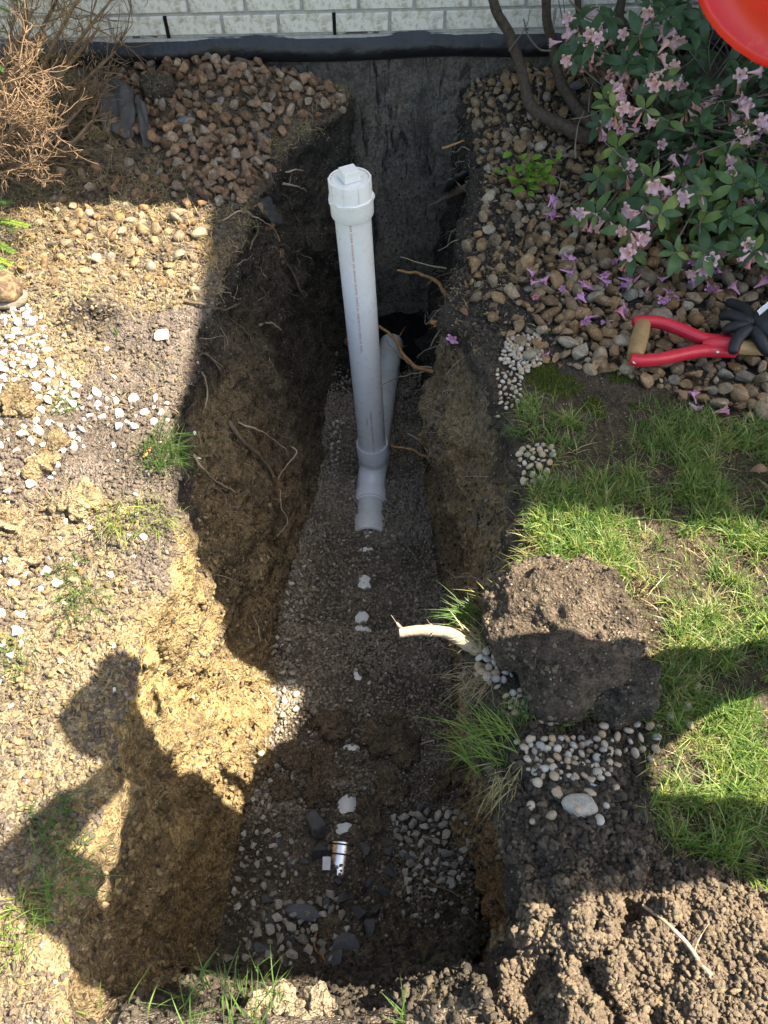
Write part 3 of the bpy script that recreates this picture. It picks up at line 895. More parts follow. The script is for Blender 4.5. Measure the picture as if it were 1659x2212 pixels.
# glossy black disc standing in for the dark hole at the wall foot
t = NT('glossy_black')
M['hole_disc'] = t.fin((.006, .006, .007), .04, t.bump(t.noise(t.coord(), 40, 3), .15, .004), .6)
mb = MB()
vv = []
for k in range(28):
    a = 2 * math.pi * k / 28
    rr = 1 + .18 * mnoise.noise((math.cos(a) * 2, math.sin(a) * 2, 4))
    vv.append((.08 + .16 * rr * math.cos(a), 2.90 + .16 * rr * math.sin(a), -.978))
mb.add(vv, [tuple(range(28))])
tag(mb.build('hole_disc', M['hole_disc']), kind='structure')

# ================================================================== STONES, PEBBLES, CRUMBS
def rock_mesh(name, mat, sub=2, cuts=7, flat=.75, keep=.78, rough=.05, seed=0, smooth=True, angle=38):
    """a stone: a ball cut by random planes, so that it has facets and worn edges; unit radius"""
    rs = random.Random(seed)
    b = bmesh.new()
    bmesh.ops.create_icosphere(b, subdivisions=sub, radius=1)
    pl = []
    for _ in range(cuts):
        n_ = Vector((rs.gauss(0, 1), rs.gauss(0, 1), rs.gauss(0, 1))).normalized()
        pl.append((n_, rs.uniform(keep - .12, keep + .15)))
    ex = Vector((rs.uniform(1.0, 1.5), rs.uniform(.8, 1.12), rs.uniform(flat - .12, flat + .1)))
    off = Vector((rs.random() * 50, 0, 0))
    for v in b.verts:
        p = v.co.copy()
        for n_, k in pl:
            d_ = p.dot(n_)
            if d_ > k: p -= n_ * (d_ - k) * .92
        p *= 1 + rough * mnoise.noise(p * 2.2 + off) * 1.6
        v.co = Vector((p.x * ex.x, p.y * ex.y, p.z * ex.z))
    me = bpy.data.meshes.new(name)
    b.to_mesh(me); b.free()
    me.polygons.foreach_set('use_smooth', [smooth] * len(me.polygons))
    if smooth and angle: me.set_sharp_from_angle(angle=R(angle))
    me.materials.append(mat)
    return me
def hull_mesh(name, mat, seed, n=14, flat=.7):
    """an angular crushed stone: hull of a few points; unit radius"""
    rs = random.Random(seed)
    b = bmesh.new()
    for _ in range(n):
        q = Vector((rs.gauss(0, 1), rs.gauss(0, 1), rs.gauss(0, 1))).normalized() * rs.uniform(.82, 1)
        b.verts.new((q.x * 1.1, q.y * .85, q.z * flat))
    r_ = bmesh.ops.convex_hull(b, input=list(b.verts))
    bmesh.ops.delete(b, geom=[e for e in r_['geom_interior'] if isinstance(e, bmesh.types.BMVert)], context='VERTS')
    bmesh.ops.bevel(b, geom=list(b.edges), offset=.05, segments=1, affect='EDGES')
    me = bpy.data.meshes.new(name)
    b.to_mesh(me); b.free()
    me.materials.append(mat)
    return me
def worn_mesh(name, mat, seed, n=15, flat=.7, bev=.16):
    """a broken stone with worn edges: rounded hull of a few points; unit radius"""
    rs = random.Random(seed)
    b = bmesh.new()
    sx_, sy_ = rs.uniform(1.0, 1.35), rs.uniform(.75, 1.0)
    for _ in range(n):
        q = Vector((rs.gauss(0, 1), rs.gauss(0, 1), rs.gauss(0, 1))).normalized() * rs.uniform(.80, 1.05)
        b.verts.new((q.x * sx_, q.y * sy_, q.z * flat * rs.uniform(.85, 1.15)))
    r_ = bmesh.ops.convex_hull(b, input=list(b.verts))
    bmesh.ops.delete(b, geom=[e for e in r_['geom_interior'] if isinstance(e, bmesh.types.BMVert)], context='VERTS')
    bmesh.ops.dissolve_limit(b, angle_limit=R(14), verts=list(b.verts), edges=list(b.edges))
    bmesh.ops.bevel(b, geom=list(b.edges), offset=bev, segments=2, affect='EDGES', clamp_overlap=True)
    bmesh.ops.triangulate(b, faces=list(b.faces))
    o_ = Vector((rs.random() * 40, 0, 0))
    for v in b.verts: v.co *= 1 + .09 * mnoise.noise(v.co * 2.5 + o_) 
    me = bpy.data.meshes.new(name)
    b.to_mesh(me); b.free()
    me.polygons.foreach_set('use_smooth', [True] * len(me.polygons))
    me.set_sharp_from_angle(angle=R(34))
    me.materials.append(mat)
    return me
def proto_coll(name, meshes):
    c_ = bpy.data.collections.new(name)
    for i, me in enumerate(meshes):
        o = bpy.data.objects.new('%s_%03d' % (name, i), me)
        c_.objects.link(o)
    return c_
def gn_scatter(name, co, rot, scl, idx, coll, parent=None):
    n_ = len(co)
    me = bpy.data.meshes.new(name)
    me.vertices.add(n_)
    me.vertices.foreach_set('co', np.asarray(co, np.float32).reshape(-1))
    for nm, typ, key, arr in (('rot', 'FLOAT_VECTOR', 'vector', rot), ('scl', 'FLOAT_VECTOR', 'vector', scl), ('idx', 'INT', 'value', idx)):
        a = me.attributes.new(nm, typ, 'POINT')
        a.data.foreach_set(key, np.asarray(arr, np.int32 if typ == 'INT' else np.float32).reshape(-1))
    o = link(name, me, None, parent)
    o['kind'] = 'stuff'
    ng = bpy.data.node_groups.new(name + '_scatter', 'GeometryNodeTree')
    ng.interface.new_socket('Geometry', in_out='INPUT', socket_type='NodeSocketGeometry')
    ng.interface.new_socket('Geometry', in_out='OUTPUT', socket_type='NodeSocketGeometry')
    N_ = ng.nodes
    gi, go = N_.new('NodeGroupInput'), N_.new('NodeGroupOutput')
    ci = N_.new('GeometryNodeCollectionInfo')
    ci.inputs['Collection'].default_value = coll
    ci.inputs['Separate Children'].default_value = True
    ci.inputs['Reset Children'].default_value = True
    ip = N_.new('GeometryNodeInstanceOnPoints')
    ip.inputs['Pick Instance'].default_value = True
    ng.links.new(gi.outputs[0], ip.inputs['Points'])
    ng.links.new(ci.outputs[0], ip.inputs['Instance'])
    for nm, typ, sock in (('rot', 'FLOAT_VECTOR', 'Rotation'), ('scl', 'FLOAT_VECTOR', 'Scale'), ('idx', 'INT', 'Instance Index')):
        a = N_.new('GeometryNodeInputNamedAttribute')
        a.data_type = typ
        a.inputs['Name'].default_value = nm
        ng.links.new(a.outputs[0], ip.inputs[sock])
    ng.links.new(ip.outputs[0], go.inputs[0])
    md = o.modifiers.new('scatter', 'NODES')
    md.node_group = ng
    return o
def euler_from_normal(n_, spin, tilt=0.0):
    """instance rotations that stand z along the normals n_ (array), spun and tilted"""
    out = np.zeros((len(n_), 3))
    for i in range(len(n_)):
        v = Vector(n_[i])
        if tilt: v = (v + Vector(rng.normal(0, tilt, 3))).normalized()
        q = v.to_track_quat('Z', 'Y') @ Quaternion((0, 0, 1), float(spin[i]))
        out[i] = q.to_euler()
    return out
def rand_euler(n_): return rng.uniform(0, 2 * math.pi, (n_, 3))
def dart(poly, n_try, rlo, rhi, pack=.80, keep=None, pw=1.6):
    xs = [p[0] for p in poly]; ys = [p[1] for p in poly]
    cx = rng.uniform(min(xs), max(xs), n_try); cy = rng.uniform(min(ys), max(ys), n_try)
    cr = rlo + (rhi - rlo) * rng.random(n_try) ** pw
    cr = np.sort(cr)[::-1]
    ok = inpoly(cx, cy, poly)
    ax_, ay_, ar_ = [], [], []
    A = np.zeros((n_try, 3))
    n_ = 0
    for i in np.nonzero(ok)[0]:
        if keep is not None and rng.random() > keep(cx[i], cy[i]): continue
        if n_:
            dd = (A[:n_, 0] - cx[i]) ** 2 + (A[:n_, 1] - cy[i]) ** 2
            if np.any(dd < (pack * (A[:n_, 2] + cr[i])) ** 2): continue
        A[n_] = (cx[i], cy[i], cr[i]); n_ += 1
    return A[:n_]
def in_view_size(p, r_):
    q = Vector(p) - Vector((0, 0, CAM_H))
    dz = q.y * _cp - q.z * _sp
    if dz < .1: return 0
    u = q.x / dz; v = (q.y * _sp + q.z * _cp) / dz
    if abs(u) > .51 or abs(v) > .68: return r_ / dz * .05
    return r_ / dz
def lay_stones(bed_name, piece, A, meshes, sink=.30, extra=None, limit=300, zoff=0.0, tilt=.75, protos_name=None, above=1.0):
    """stones on the ground: those that show largest are pieces of the bed, the rest one mass"""
    items = []
    for x, y, r_ in A:
        z, n_ = gz(x, y, above)
        if above < 0 and n_.z < .55: continue
        items.append((Vector((x, y, z + r_ * (.62 - sink) + zoff)), r_, n_))
    if extra: items += extra
    items.sort(key=lambda it: -in_view_size(it[0], it[1]))
    bed = empty(bed_name, (items[0][0].x, items[0][0].y, 0))
    bed['kind'] = 'structure'
    inv = bed.matrix_basis.inverted()
    rest = []
    for i, (p, r_, n_) in enumerate(items):
        p = p + Vector((0, 0, random.uniform(-.25, .35) * r_))
        q = (n_ + Vector((random.gauss(0, tilt), random.gauss(0, tilt), 0))).normalized().to_track_quat('Z', 'Y') @ Quaternion((0, 0, 1), random.uniform(0, 6.28))
        if i < limit:
            o = bpy.data.objects.new(piece, random.choice(meshes))
            col.objects.link(o)
            o.parent = bed
            o.matrix_parent_inverse = inv
            o.location = p; o.rotation_euler = q.to_euler(); o.scale = (r_,) * 3
        else:
            rest.append((p, q.to_euler(), r_))
    if rest:
        pc = proto_coll(bed_name + '_pieces', meshes)
        gn_scatter('more_' + bed_name, [tuple(r_[0]) for r_ in rest], [tuple(r_[1]) for r_ in rest], [(r_[2],) * 3 for r_ in rest], rng.integers(0, len(meshes), len(rest)), pc, bed)
    return bed

brown_rocks = [worn_mesh('brown_stone', M['brown_stone'], 100 + i, random.Random(i).choice((11, 14, 18)), .74, .10) for i in range(12)]
tan_rocks = [worn_mesh('tan_stone', M['tan_stone'], 200 + i, random.Random(i).choice((13, 17, 24)), .68, .15) for i in range(9)] + [rock_mesh('tan_stone', M['tan_stone'], 2, 7, .66, .78, .10, 260 + i, True, 45) for i in range(4)]
white_rocks = [hull_mesh('white_stone', M['white_stone'], 300 + i, 13, .7) for i in range(7)]
cream_rocks = [rock_mesh('cream_pebble', M['cream_pebble'], 2, 3, .68, .92, .04, 400 + i, True, 0) for i in range(6)]
crushed_rocks = [hull_mesh('crushed_stone', M['crushed'], 500 + i, 12, .62) for i in range(8)]
pea_rocks = [rock_mesh('pea_pebble', M['pea'], 1, 4, .7, .85, .05, 600 + i, True, 0) for i in range(6)]
crumb_d = [rock_mesh('crumb', M['crumb_dark'], 2, 8, .8, .72, .42, 700 + i, True, 0) for i in range(6)]
crumb_l = [rock_mesh('crumb', M['crumb_light'], 2, 8, .8, .72, .42, 720 + i, True, 0) for i in range(6)]
crumb_s = [rock_mesh('crumb', M['crumb_spoil'], 2, 8, .8, .72, .42, 760 + i, True, 0) for i in range(6)]
crumb_c = [rock_mesh('crumb', M['crumb_clay'], 2, 8, .8, .72, .42, 740 + i, True, 0) for i in range(5)]

# --- brown stones heaped against the foundation, left of the trench
hp = [(230, 215), (330, 150), (460, 105), (570, 130), (650, 185), (745, 232), (735, 262), (640, 270), (580, 300), (588, 375), (520, 405), (430, 400), (370, 330), (320, 300), (250, 300)]
poly = polyat(hp, .06)
A1 = dart(poly, 12000, .012, .027, .64)
low = polyat([(150, 330), (240, 300), (380, 340), (430, 400), (560, 400), (540, 440), (430, 460), (250, 430), (120, 400)], 0)
A2 = dart(low, 1600, .011, .024, 1.25)
sun_l = polyat([(120, 440), (440, 470), (470, 560), (420, 640), (300, 600), (60, 620), (40, 560)], 0)
A3 = dart(sun_l, 2600, .007, .021, 1.02, None, 2.2)
A4 = dart(polyat([(300, 300), (340, 200), (470, 125), (560, 150), (600, 230), (560, 330)], .08), 260, .014, .026, 1.1)
ex = []
for x, y, r_ in A4:
    z, n_ = gz(x, y)
    ex.append((Vector((x, y, z + r_ * 1.15)), r_, n_))
lay_stones('brown_stone_heap', 'stone', np.concatenate([A1, A2]), brown_rocks, .15, ex)
lay_stones('half_buried_stones', 'stone', A3, tan_rocks, .45, None, 120)

# --- tan landscape stones of the bed on the right
bp = [(1125, 118), (1010, 205), (1000, 240), (1035, 330), (1050, 420), (1010, 510), (990, 570), (1030, 640), (1080, 700), (1120, 745), (1200, 775), (1330, 790), (1450, 820), (1560, 860), (1659, 905), (1900, 960), (2150, 800), (2050, 300), (1800, 60), (1400, 40)]
poly = polyat(bp, .03)
def keepR(x, y):
    k = 1.0
    if x < .42 and y < 2.4: k = .30                     # dark soil shows near the rim
    if y < 1.72 and x < .62: k = .45
    return k
A5 = dart([p for p in poly], 26000, .009, .028, .62, keepR, 2.0)
near = (A5[:, 1] < 2.15)
A5[near, 2] *= 1.02; A5[~near, 2] *= .84
A5b = dart(poly, 6000, .007, .012, .8)
dmin = np.sqrt(((A5b[:, None, :2] - A5[None, :, :2]) ** 2).sum(-1)) - .72 * (A5b[:, None, 2] + A5[None, :, 2])
A5b = A5b[(dmin.min(1) > 0) & ((A5b[:, 0] > .45) | (A5b[:, 1] > 2.3))]
lay_stones('landscape_stone_bed', 'stone', np.concatenate([A5, A5b]), tan_rocks, .18)

# --- white crushed stone spilled on the left bank
WP = [[(-60, 640), (50, 645), (95, 690), (110, 760), (70, 800), (0, 860), (-60, 870)], [(60, 780), (150, 800), (180, 880), (90, 900)], [(200, 850), (330, 850), (360, 900), (250, 935), (190, 900)],
      [(60, 920), (190, 925), (160, 985), (60, 975)], [(-40, 1180), (100, 1190), (130, 1260), (0, 1280)], [(-40, 1290), (50, 1330), (60, 1420), (-40, 1440)], [(0, 980), (140, 1010), (60, 1090), (-30, 1060)]]
AW = [dart(polyat(w, 0), 700, .007, .017, d_) for w, d_ in zip(WP, (.74, .95, 1.15, 1.0, 1.35, 1.35, 1.6))]
AWs = dart(polyat([(-50, 700), (420, 760), (380, 1150), (240, 1500), (-50, 1560)], 0), 170, .005, .011, 1.9)
lay_stones('white_stone_spill', 'stone', np.concatenate(AW + [AWs]), white_rocks, .42)

# --- cream pebbles washed out along the right bank
PP = [([(1095, 722), (1165, 712), (1180, 770), (1130, 800), (1080, 775)], .0045, .0075, .78), ([(1075, 790), (1130, 795), (1125, 860), (1080, 880)], .003, .006, 1.3),
      ([(1035, 1390), (1100, 1390), (1110, 1450), (1075, 1480), (1030, 1440)], .005, .009, .8), ([(1090, 1490), (1200, 1480), (1260, 1540), (1200, 1575), (1110, 1540)], .004, .0075, .95),
      ([(1110, 1610), (1290, 1590), (1330, 1660), (1290, 1700), (1150, 1700)], .004, .0085, .85), ([(1290, 1540), (1430, 1560), (1430, 1640), (1300, 1620)], .004, .008, 1.4),
      ([(1380, 1440), (1520, 1480), (1500, 1560), (1390, 1540)], .005, .010, 1.7), ([(1120, 950), (1200, 960), (1190, 1030), (1130, 1030)], .004, .008, 1.1), ([(1150, 1700), (1330, 1690), (1280, 1800), (1130, 1790)], .005, .010, 1.9)]
AP = np.concatenate([dart(polyat(w, .02), 900, a, b_, d_) for w, a, b_, d_ in PP])
lay_stones('cream_pebble_spill', 'pebble', AP, cream_rocks, .2, None, 300, .004)

# --- trench bottom: pea gravel as a mass, crushed stone piece by piece
fm = (seg == 2) * inr
fl = fm * sm(.25, .45, Y) * (1 - .93 * sm(2.3, 2.7, Y)) * (1 - .65 * sm(.75, .55, Y))
muddy = sm(-.15, .25, fbm(P * 6, 3, 300))
gl_floor = np.zeros_like(X); gl_floor[:, nA + nB:nA + nB + nC] = np.exp(-((XC - pipe_x) / .04) ** 2) * np.clip(glimpse, 0, 1) * (Y2 > .57)
co, nn = sample(fl * (.30 + .70 * muddy) * (1 - .93 * gl_floor), 24000)
sz = rng.uniform(.0028, .0062, len(co)) * (1 + .35 * rng.random(len(co)) ** 4)
gn_scatter('pea_gravel', co + nn * (sz * .25)[:, None], rand_euler(len(co)), np.repeat(sz[:, None], 3, 1), rng.integers(0, 6, len(co)), proto_coll('pea_pieces', pea_rocks))
def lift(px, py, z=-.84): return tuple(at(px, py, z))[:2]
CP = [([(590, 1960), (720, 1930), (760, 2010), (720, 2110), (560, 2140), (500, 2080)], .008, .020, .66), ([(850, 1760), (1010, 1740), (1040, 1830), (990, 1930), (880, 1940)], .008, .019, .68),
      ([(560, 1440), (640, 1440), (650, 1530), (580, 1600), (565, 1540)], .008, .016, 1.0), ([(600, 1260), (660, 1220), (650, 1400), (590, 1420)], .006, .012, 1.2),
      ([(560, 1640), (640, 1640), (600, 1760), (540, 1790)], .006, .012, 1.1), ([(510, 1800), (640, 1790), (640, 1900), (560, 1960), (500, 1980)], .006, .014, 1.15),
      ([(700, 890), (740, 890), (730, 990), (690, 1010)], .006, .012, 1.0), ([(880, 1940), (1020, 1900), (1000, 2010), (860, 2030)], .006, .013, 1.2), ([(640, 1100), (900, 1250), (950, 1600), (620, 1640)], .005, .009, 3.2)]
AC = np.concatenate([dart(polyat(w, -.83), 1200, a, b_, d_) for w, a, b_, d_ in CP])
AC = np.array([a for a in AC if np.interp(a[1], yr, xLf) + .03 < a[0] < np.interp(a[1], yr, xRf) - .02])
lay_stones('crushed_stone_bottom', 'stone', AC, crushed_rocks, .2, None, 300, .003, above=-.55)

# --- named single stones in the trench bottom
def single(name, px, py, r_, me, scale, label, cat, rz=0, lift_=.5, tilt=(0, 0), group=None, sink=0.0):
    p, n_ = hit(px, py)
    o = bpy.data.objects.new(name, me)
    col.objects.link(o)
    o.location = p + Vector((0, 0, r_ * scale[2] * lift_ - sink))
    o.rotation_euler = (tilt[0], tilt[1], rz)
    o.scale = (r_ * scale[0], r_ * scale[1], r_ * scale[2])
    return tag(o, label, cat, group)
slates = [hull_mesh('slate', M['slate'], 800 + i, 11, .8) for i in range(8)]
single('slate_stone', 684, 1785, .050, slates[0], (.85, 1.25, .9), 'large upright dark slate stone left of the steel pipe coupling', 'stone', .25, .5)
single('slate_stone', 690, 1845, .036, slates[1], (.9, 1.1, .8), 'dark slate stone just below the largest slate, touching the coupling side', 'stone', .9, .5)
spots = [(575, 1945, .020), (630, 1868, .017), (660, 1862, .014), (588, 1990, .024), (570, 2050, .030), (700, 1950, .020), (740, 1940, .022), (790, 1835, .020), (840, 1840, .018), (850, 1885, .026), (800, 1905, .017), (830, 1925, .022), (815, 1960, .026), (770, 1975, .023), (800, 2005, .028), (750, 2040, .034), (700, 2000, .018), (660, 1955, .014), (600, 1815, .015), (720, 2075, .030), (770, 2080, .026), (625, 2040, .02), (885, 1855, .018), (908, 1745, .014), (730, 1905, .014)]
for i, (px, py, r_) in enumerate(spots):
    single('slate_stone', px, py, r_ * 1.25, slates[i % 8], (1.1, .9, .6), 'small dark slate stone scattered in the trench bottom near the camera', 'stone', i * 1.7, .4, (random.uniform(-.3, .3), random.uniform(-.3, .3)), 'dark slates in the trench bottom')
single('grey_rock', 655, 1972, .036, rock_mesh('grey_rock', M['grey_stone'], 3, 6, .6, .8, .07, 861), (1.15, .62, .6), 'oblong blue-grey rock lying on pale crushed stone in the trench', 'stone', -.2, .5)
single('flat_stone', 432, 548 - 38, .030, rock_mesh('flat_stone', M['tan_stone'], 3, 9, .6, .75, .05, 862), (1.0, .8, .8), 'pale tan stone perched on the left rim beside the dark fabric', 'stone', .4, .5)
single('flat_stone', 350, 728, .030, worn_mesh('flat_stone', m_plain('pinkish_stone', (.34, .25, .205), .8, .3, .3, 4, .4, .004), 863, 12, .45, .12), (.85, 1.0, .5), 'flat pinkish stone lying alone on the sunlit left bank', 'stone', .8, .5)
single('flat_stone', 1252, 1742, .030, rock_mesh('flat_stone', M['crushed'], 3, 8, .6, .72, .05, 864), (.95, 1.0, .8), 'pale square-edged stone set in the dark soil by the right rim', 'stone', .15, .5)
single('blue_chip', 1283, 1703, .017, hull_mesh('blue_chip', m_plain('blue_grey_chip', (.36, .42, .52), .5), 865, 10, .2), (1.2, .6, 1), 'flat pale blue stone chip beside the cream pebbles', 'stone', -.15, .5)
single('orange_chip', 320, 980, .022, hull_mesh('orange_chip', m_plain('orange_wood', (.42, .19, .07), .8), 866, 10, .3), (.35, 1.3, .6), 'orange wood chip leaning on the grass tuft of the left rim', 'wood chip', -.3, .6)
single('grey_rock', 402, 268, .026, rock_mesh('grey_rock', M['grey_stone'], 3, 6, .6, .8, .05, 867), (1.1, .8, .6), 'smooth blue-grey stone lying in the brown stone heap', 'stone', .3, 1.1)
single('grey_rock', 1243, 195, .024, rock_mesh('grey_rock', M['grey_stone'], 3, 8, .6, .75, .05, 868), (.9, .9, .8), 'blue-grey stone wedged under the bent shrub trunk by the wall', 'stone', .5, .9)

# --- soil clods
M['soil_clod'] = SOIL
def clod(name, centre, radii, label, cat='soil clod', seed=0, sub=5, rz=0.0, colr=(.165, .13, .095), cut=2.6, amp=1.0, group=None, squareness=.75, darken=None):
    b = bmesh.new()
    bmesh.ops.create_icosphere(b, subdivisions=sub, radius=1)
    v = np.array([q.co[:] for q in b.verts])
    v = np.sign(v) * np.abs(v) ** squareness
    Mz = np.array(Matrix.Rotation(rz, 3, 'Z'))
    p = (v * np.array(radii)) @ Mz.T
    nrm_ = v / np.linalg.norm(v, axis=1, keepdims=True)
    nrm_ = nrm_ @ Mz.T
    s_ = np.array([seed * 3.1, seed * 1.7, 0])
    sc = max(radii)
    ca, _ = cell((p + s_) * 34, 901 + seed); cb, _ = cell((p + s_) * 80, 921 + seed)
    d_ = amp * (sc * .16 * fbm((p + s_) / sc * 1.6, 3, 940) + .007 * (.7 - ca) + .0045 * (.7 - cb) + .002 * fbm((p + s_) * 120, 2, 960) + .004 * fbm((p + s_) * 22, 2, 961))
    p = p + nrm_ * d_[:, None]
    for i, q in enumerate(b.verts): q.co = p[i]
    me = bpy.data.meshes.new(name); b.to_mesh(me); b.free()
    me.polygons.foreach_set('use_smooth', [True] * len(me.polygons))
    k = np.array(colr)[None] * (1 + .30 * fbm((p + s_) * 14, 3, 970))[:, None]
    if darken is not None: k = k * darken(p)[:, None]
    a = me.color_attributes.new('Col', 'FLOAT_COLOR', 'POINT')
    a.data.foreach_set('color', np.concatenate([np.clip(k, .01, 1), np.ones((len(k), 1))], 1).astype(np.float32).reshape(-1))
    o = link(name, me, SOIL)
    o.location = centre
    tag(o, label, cat, group)
    return o, p + np.array(centre), nrm_
cc = at(1228, 1385, .03)
big_clod, bp_, bn_ = clod('sod_clod', (cc.x, cc.y + .012, .052), (.148, .138, .074), 'big overturned block of dark soil and roots on the right bank', seed=1, sub=6, rz=.35, colr=(.105, .079, .057), squareness=.78, amp=1.5)
kk = rng.choice(len(bp_), 1500)
sz = .0014 + .0052 * rng.random(1500) ** 2.5
gn_scatter('clod_crumbs', bp_[kk], rand_euler(1500), np.repeat(sz[:, None], 3, 1), rng.integers(0, 6, 1500), proto_coll('clod_crumb_pieces', crumb_d[:3] + crumb_s[:3]))
c2 = at(1345, 1478, .03)
clod('sod_clod', (c2.x, c2.y, .035), (.062, .070, .055), 'lower dark lump broken off the big soil block, beside the grass', seed=2, sub=5, rz=.1, colr=(.085, .068, .052), amp=1.6, squareness=.65)
CL = [(40, 880, .045, (.30, .22, .11), 'ochre clay clod among white stones near the left edge'), (165, 1085, .040, (.36, .28, .15), 'pale clay clod beside the upper grass tuft on the left bank'), (100, 985, .045, (.30, .22, .11), 'broad ochre clod below the white stones on the left bank'),
      (55, 1205, .040, (.33, .25, .14), 'crumbling clay clod holding white stones at the left edge'), (20, 1130, .035, (.31, .23, .12), 'yellow clay clod at the left edge above the crumbling one'), (560, 2185, .024, (.33, .26, .15), 'small sunlit clod at the near end of the trench, left one'), (625, 2188, .030, (.36, .29, .18), 'larger sunlit clod at the near end of the trench under the grass'), (705, 2190, .026, (.33, .26, .16), 'sunlit clod at the near end of the trench, right of the grass')]
for i, (px, py, r_, c_, lb) in enumerate(CL):
    p, n_ = hit(px, py)
    clod('clay_clod', (p.x, p.y, p.z + r_ * .15), (r_ * 1.1, r_ * .85, r_ * .45), lb, seed=5 + i, sub=5, rz=i * .8, colr=(c_[0] * .82, c_[1] * .82, c_[2] * .9), squareness=.8, amp=2.6)
p, n_ = hit(343, 205)
clod('soil_lump', (p.x, p.y, p.z + .03), (.055, .045, .04), 'dark soil lump stuck on the brown stone heap', seed=31, sub=5, colr=(.085, .07, .05), squareness=.9)
FC = [(720, 1560, .05), (640, 1640, .04), (700, 1660, .045), (830, 1600, .05), (880, 1620, .045), (840, 1700, .045), (610, 1700, .035), (690, 1720, .035), (800, 1760, .04), (860, 1560, .03), (960, 1690, .04), (1000, 1660, .035), (720, 2010, .03)]
for i, (px, py, r_) in enumerate(FC):
    p, n_ = hit(px, py)
    clod('mud_clod', (p.x, p.y, p.z + r_ * .12), (r_ * 1.1, r_ * .85, r_ * .30), 'wet brown mud clod lying over the pea gravel of the trench bottom', 'soil clod', seed=50 + i, sub=4, rz=i, colr=(.15, .115, .075), squareness=.75, amp=2.2, group='mud clods in the trench bottom')

# --- crumbs of soil as masses
def crumbs(name, mask, n_, lo, hi, protos, pw=2.0, up=.2):
    co, nn = sample(mask, n_)
    sz = lo + (hi - lo) * rng.random(n_) ** pw
    gn_scatter(name, co + nn * (sz * up)[:, None], rand_euler(n_), sz[:, None] * rng.uniform(.75, 1.25, (n_, 3)), rng.integers(0, len(protos), n_), proto_coll(name + '_pieces', protos))
vis = (np.abs(X) < .55 * (Y * _cp + (CAM_H - P[..., 2]) * _sp) + .05) * (Y > .02) * (Y < 3.2)
dirt_near = np.clip(dirtR, 0, 1) * vis
crumbs('loose_spoil', dirt_near * sm(.40, .20, Y) * (.25 + .75 * (lump1 > .15)), 26000, .0013, .0062, crumb_s, 2.6)
crumbs('dark_spoil', dirt_near * sm(.26, .36, Y) , 3800, .0025, .009, crumb_d, 2.0)
crumbs('bank_crumbs', (seg == 0) * vis * (.35 + sm(-.2, .4, pat2)) * sm(2.6, 2.0, Y), 22000, .0014, .0075, crumb_l, 3.5)
crumbs('clay_crumbs', (seg == 0) * vis * sm(.2, .7, pat + .6 * sm(-.7, -.95, X)) * sm(2.3, 1.9, Y), 3600, .002, .0085, crumb_c, 2.6)
crumbs('wall_crumbs', ((seg == 1) + (seg == 3) * 1.0) * inr * vis * (.4 + sm(.0, .5, pat2)) * (1 - .8 * (seg == 1) * sm(1.15, .95, Y)), 9000, .0012, .0060, crumb_d, 2.5, .1)
crumbs('wall_grit', ((seg == 1) * sm(1.6, 1.0, Y) + (seg == 3) * sm(1.9, 1.2, Y)) * inr * vis * (dep > .12), 5200, .0012, .0065, crumb_l, 3.5, .1)
crumbs('wall_clay', ((seg == 1) * sm(1.6, 1.0, Y) + (seg == 3) * sm(1.7, 1.1, Y)) * inr * vis * (dep > .15) * (.3 + sm(.0, .5, pat)), 9000, .0015, .009, crumb_c, 3.0, .05)
crumbs('end_spoil', (seg == 2) * vis * inr * (sm(.62, .30, Y) * sm(-.12, .06, X) + sm(.30, .2, Y)), 5000, .002, .008, crumb_d, 2.2)
crumbs('rim_soil', (seg == 4) * vis * sm(1.5, 1.75, Y) * sm(.22, .05, X - xRr[:, None]), 2600, .002, .008, crumb_d, 2.0)
crumbs('heap_soil', (seg == 0) * vis * sm(2.0, 2.3, Y) , 3500, .002, .008, crumb_d, 2.0)
crumbs('small_bed_gravel', (seg == 4) * vis * sm(1.65, 1.85, Y), 3000, .003, .009, tan_rocks[:5], 1.5)

# --- roots
def root(name, pts, r0, r1, mat, label, cat='root', wob=.004, branches=0, group=None, sides=7):
    base = catmull(pts, 7)
    q = []
    for i, p in enumerate(base):
        w = wob * min(1, i / 2)
        q.append(p + Vector((mnoise.noise(p * 30), mnoise.noise(p * 30 + Vector((9, 0, 0))), mnoise.noise(p * 30 + Vector((0, 9, 0))))) * w)
    rr = [(r0 + (r1 - r0) * (i / (len(q) - 1))) * (1 + .18 * mnoise.noise(q[i] * 60)) for i in range(len(q))]
    mb = MB(); mb.tube(q, rr, sides)
    o = mb.build(name, mat, None, True, 60)
    tag(o, label, cat, group)
    for k in range(branches):
        i = random.randint(2, len(q) - 3)
        d_ = (q[i + 1] - q[i - 1]).normalized()
        s_ = Vector((random.gauss(0, 1), random.gauss(0, 1), random.gauss(0, 1)))
        s_ = (s_ - d_ * s_.dot(d_)).normalized()
        L = random.uniform(.02, .06)
        e = [q[i] + (d_ * .6 + s_ * (.6 + .5 * t_)) * L * t_ for t_ in (0, .3, .6, 1)]
        mb = MB(); mb.tube(catmull(e, 4), [max(rr[i] * .35, .0007)] * 3 + [max(rr[i] * .3, .0006)] * 6 + [.0005] * 4, 5)
        mb.build('rootlet', mat, o, True)
    return o
def onw(px, py, off=.0):
    p, n_ = hit(px, py)
    return p + n_ * off
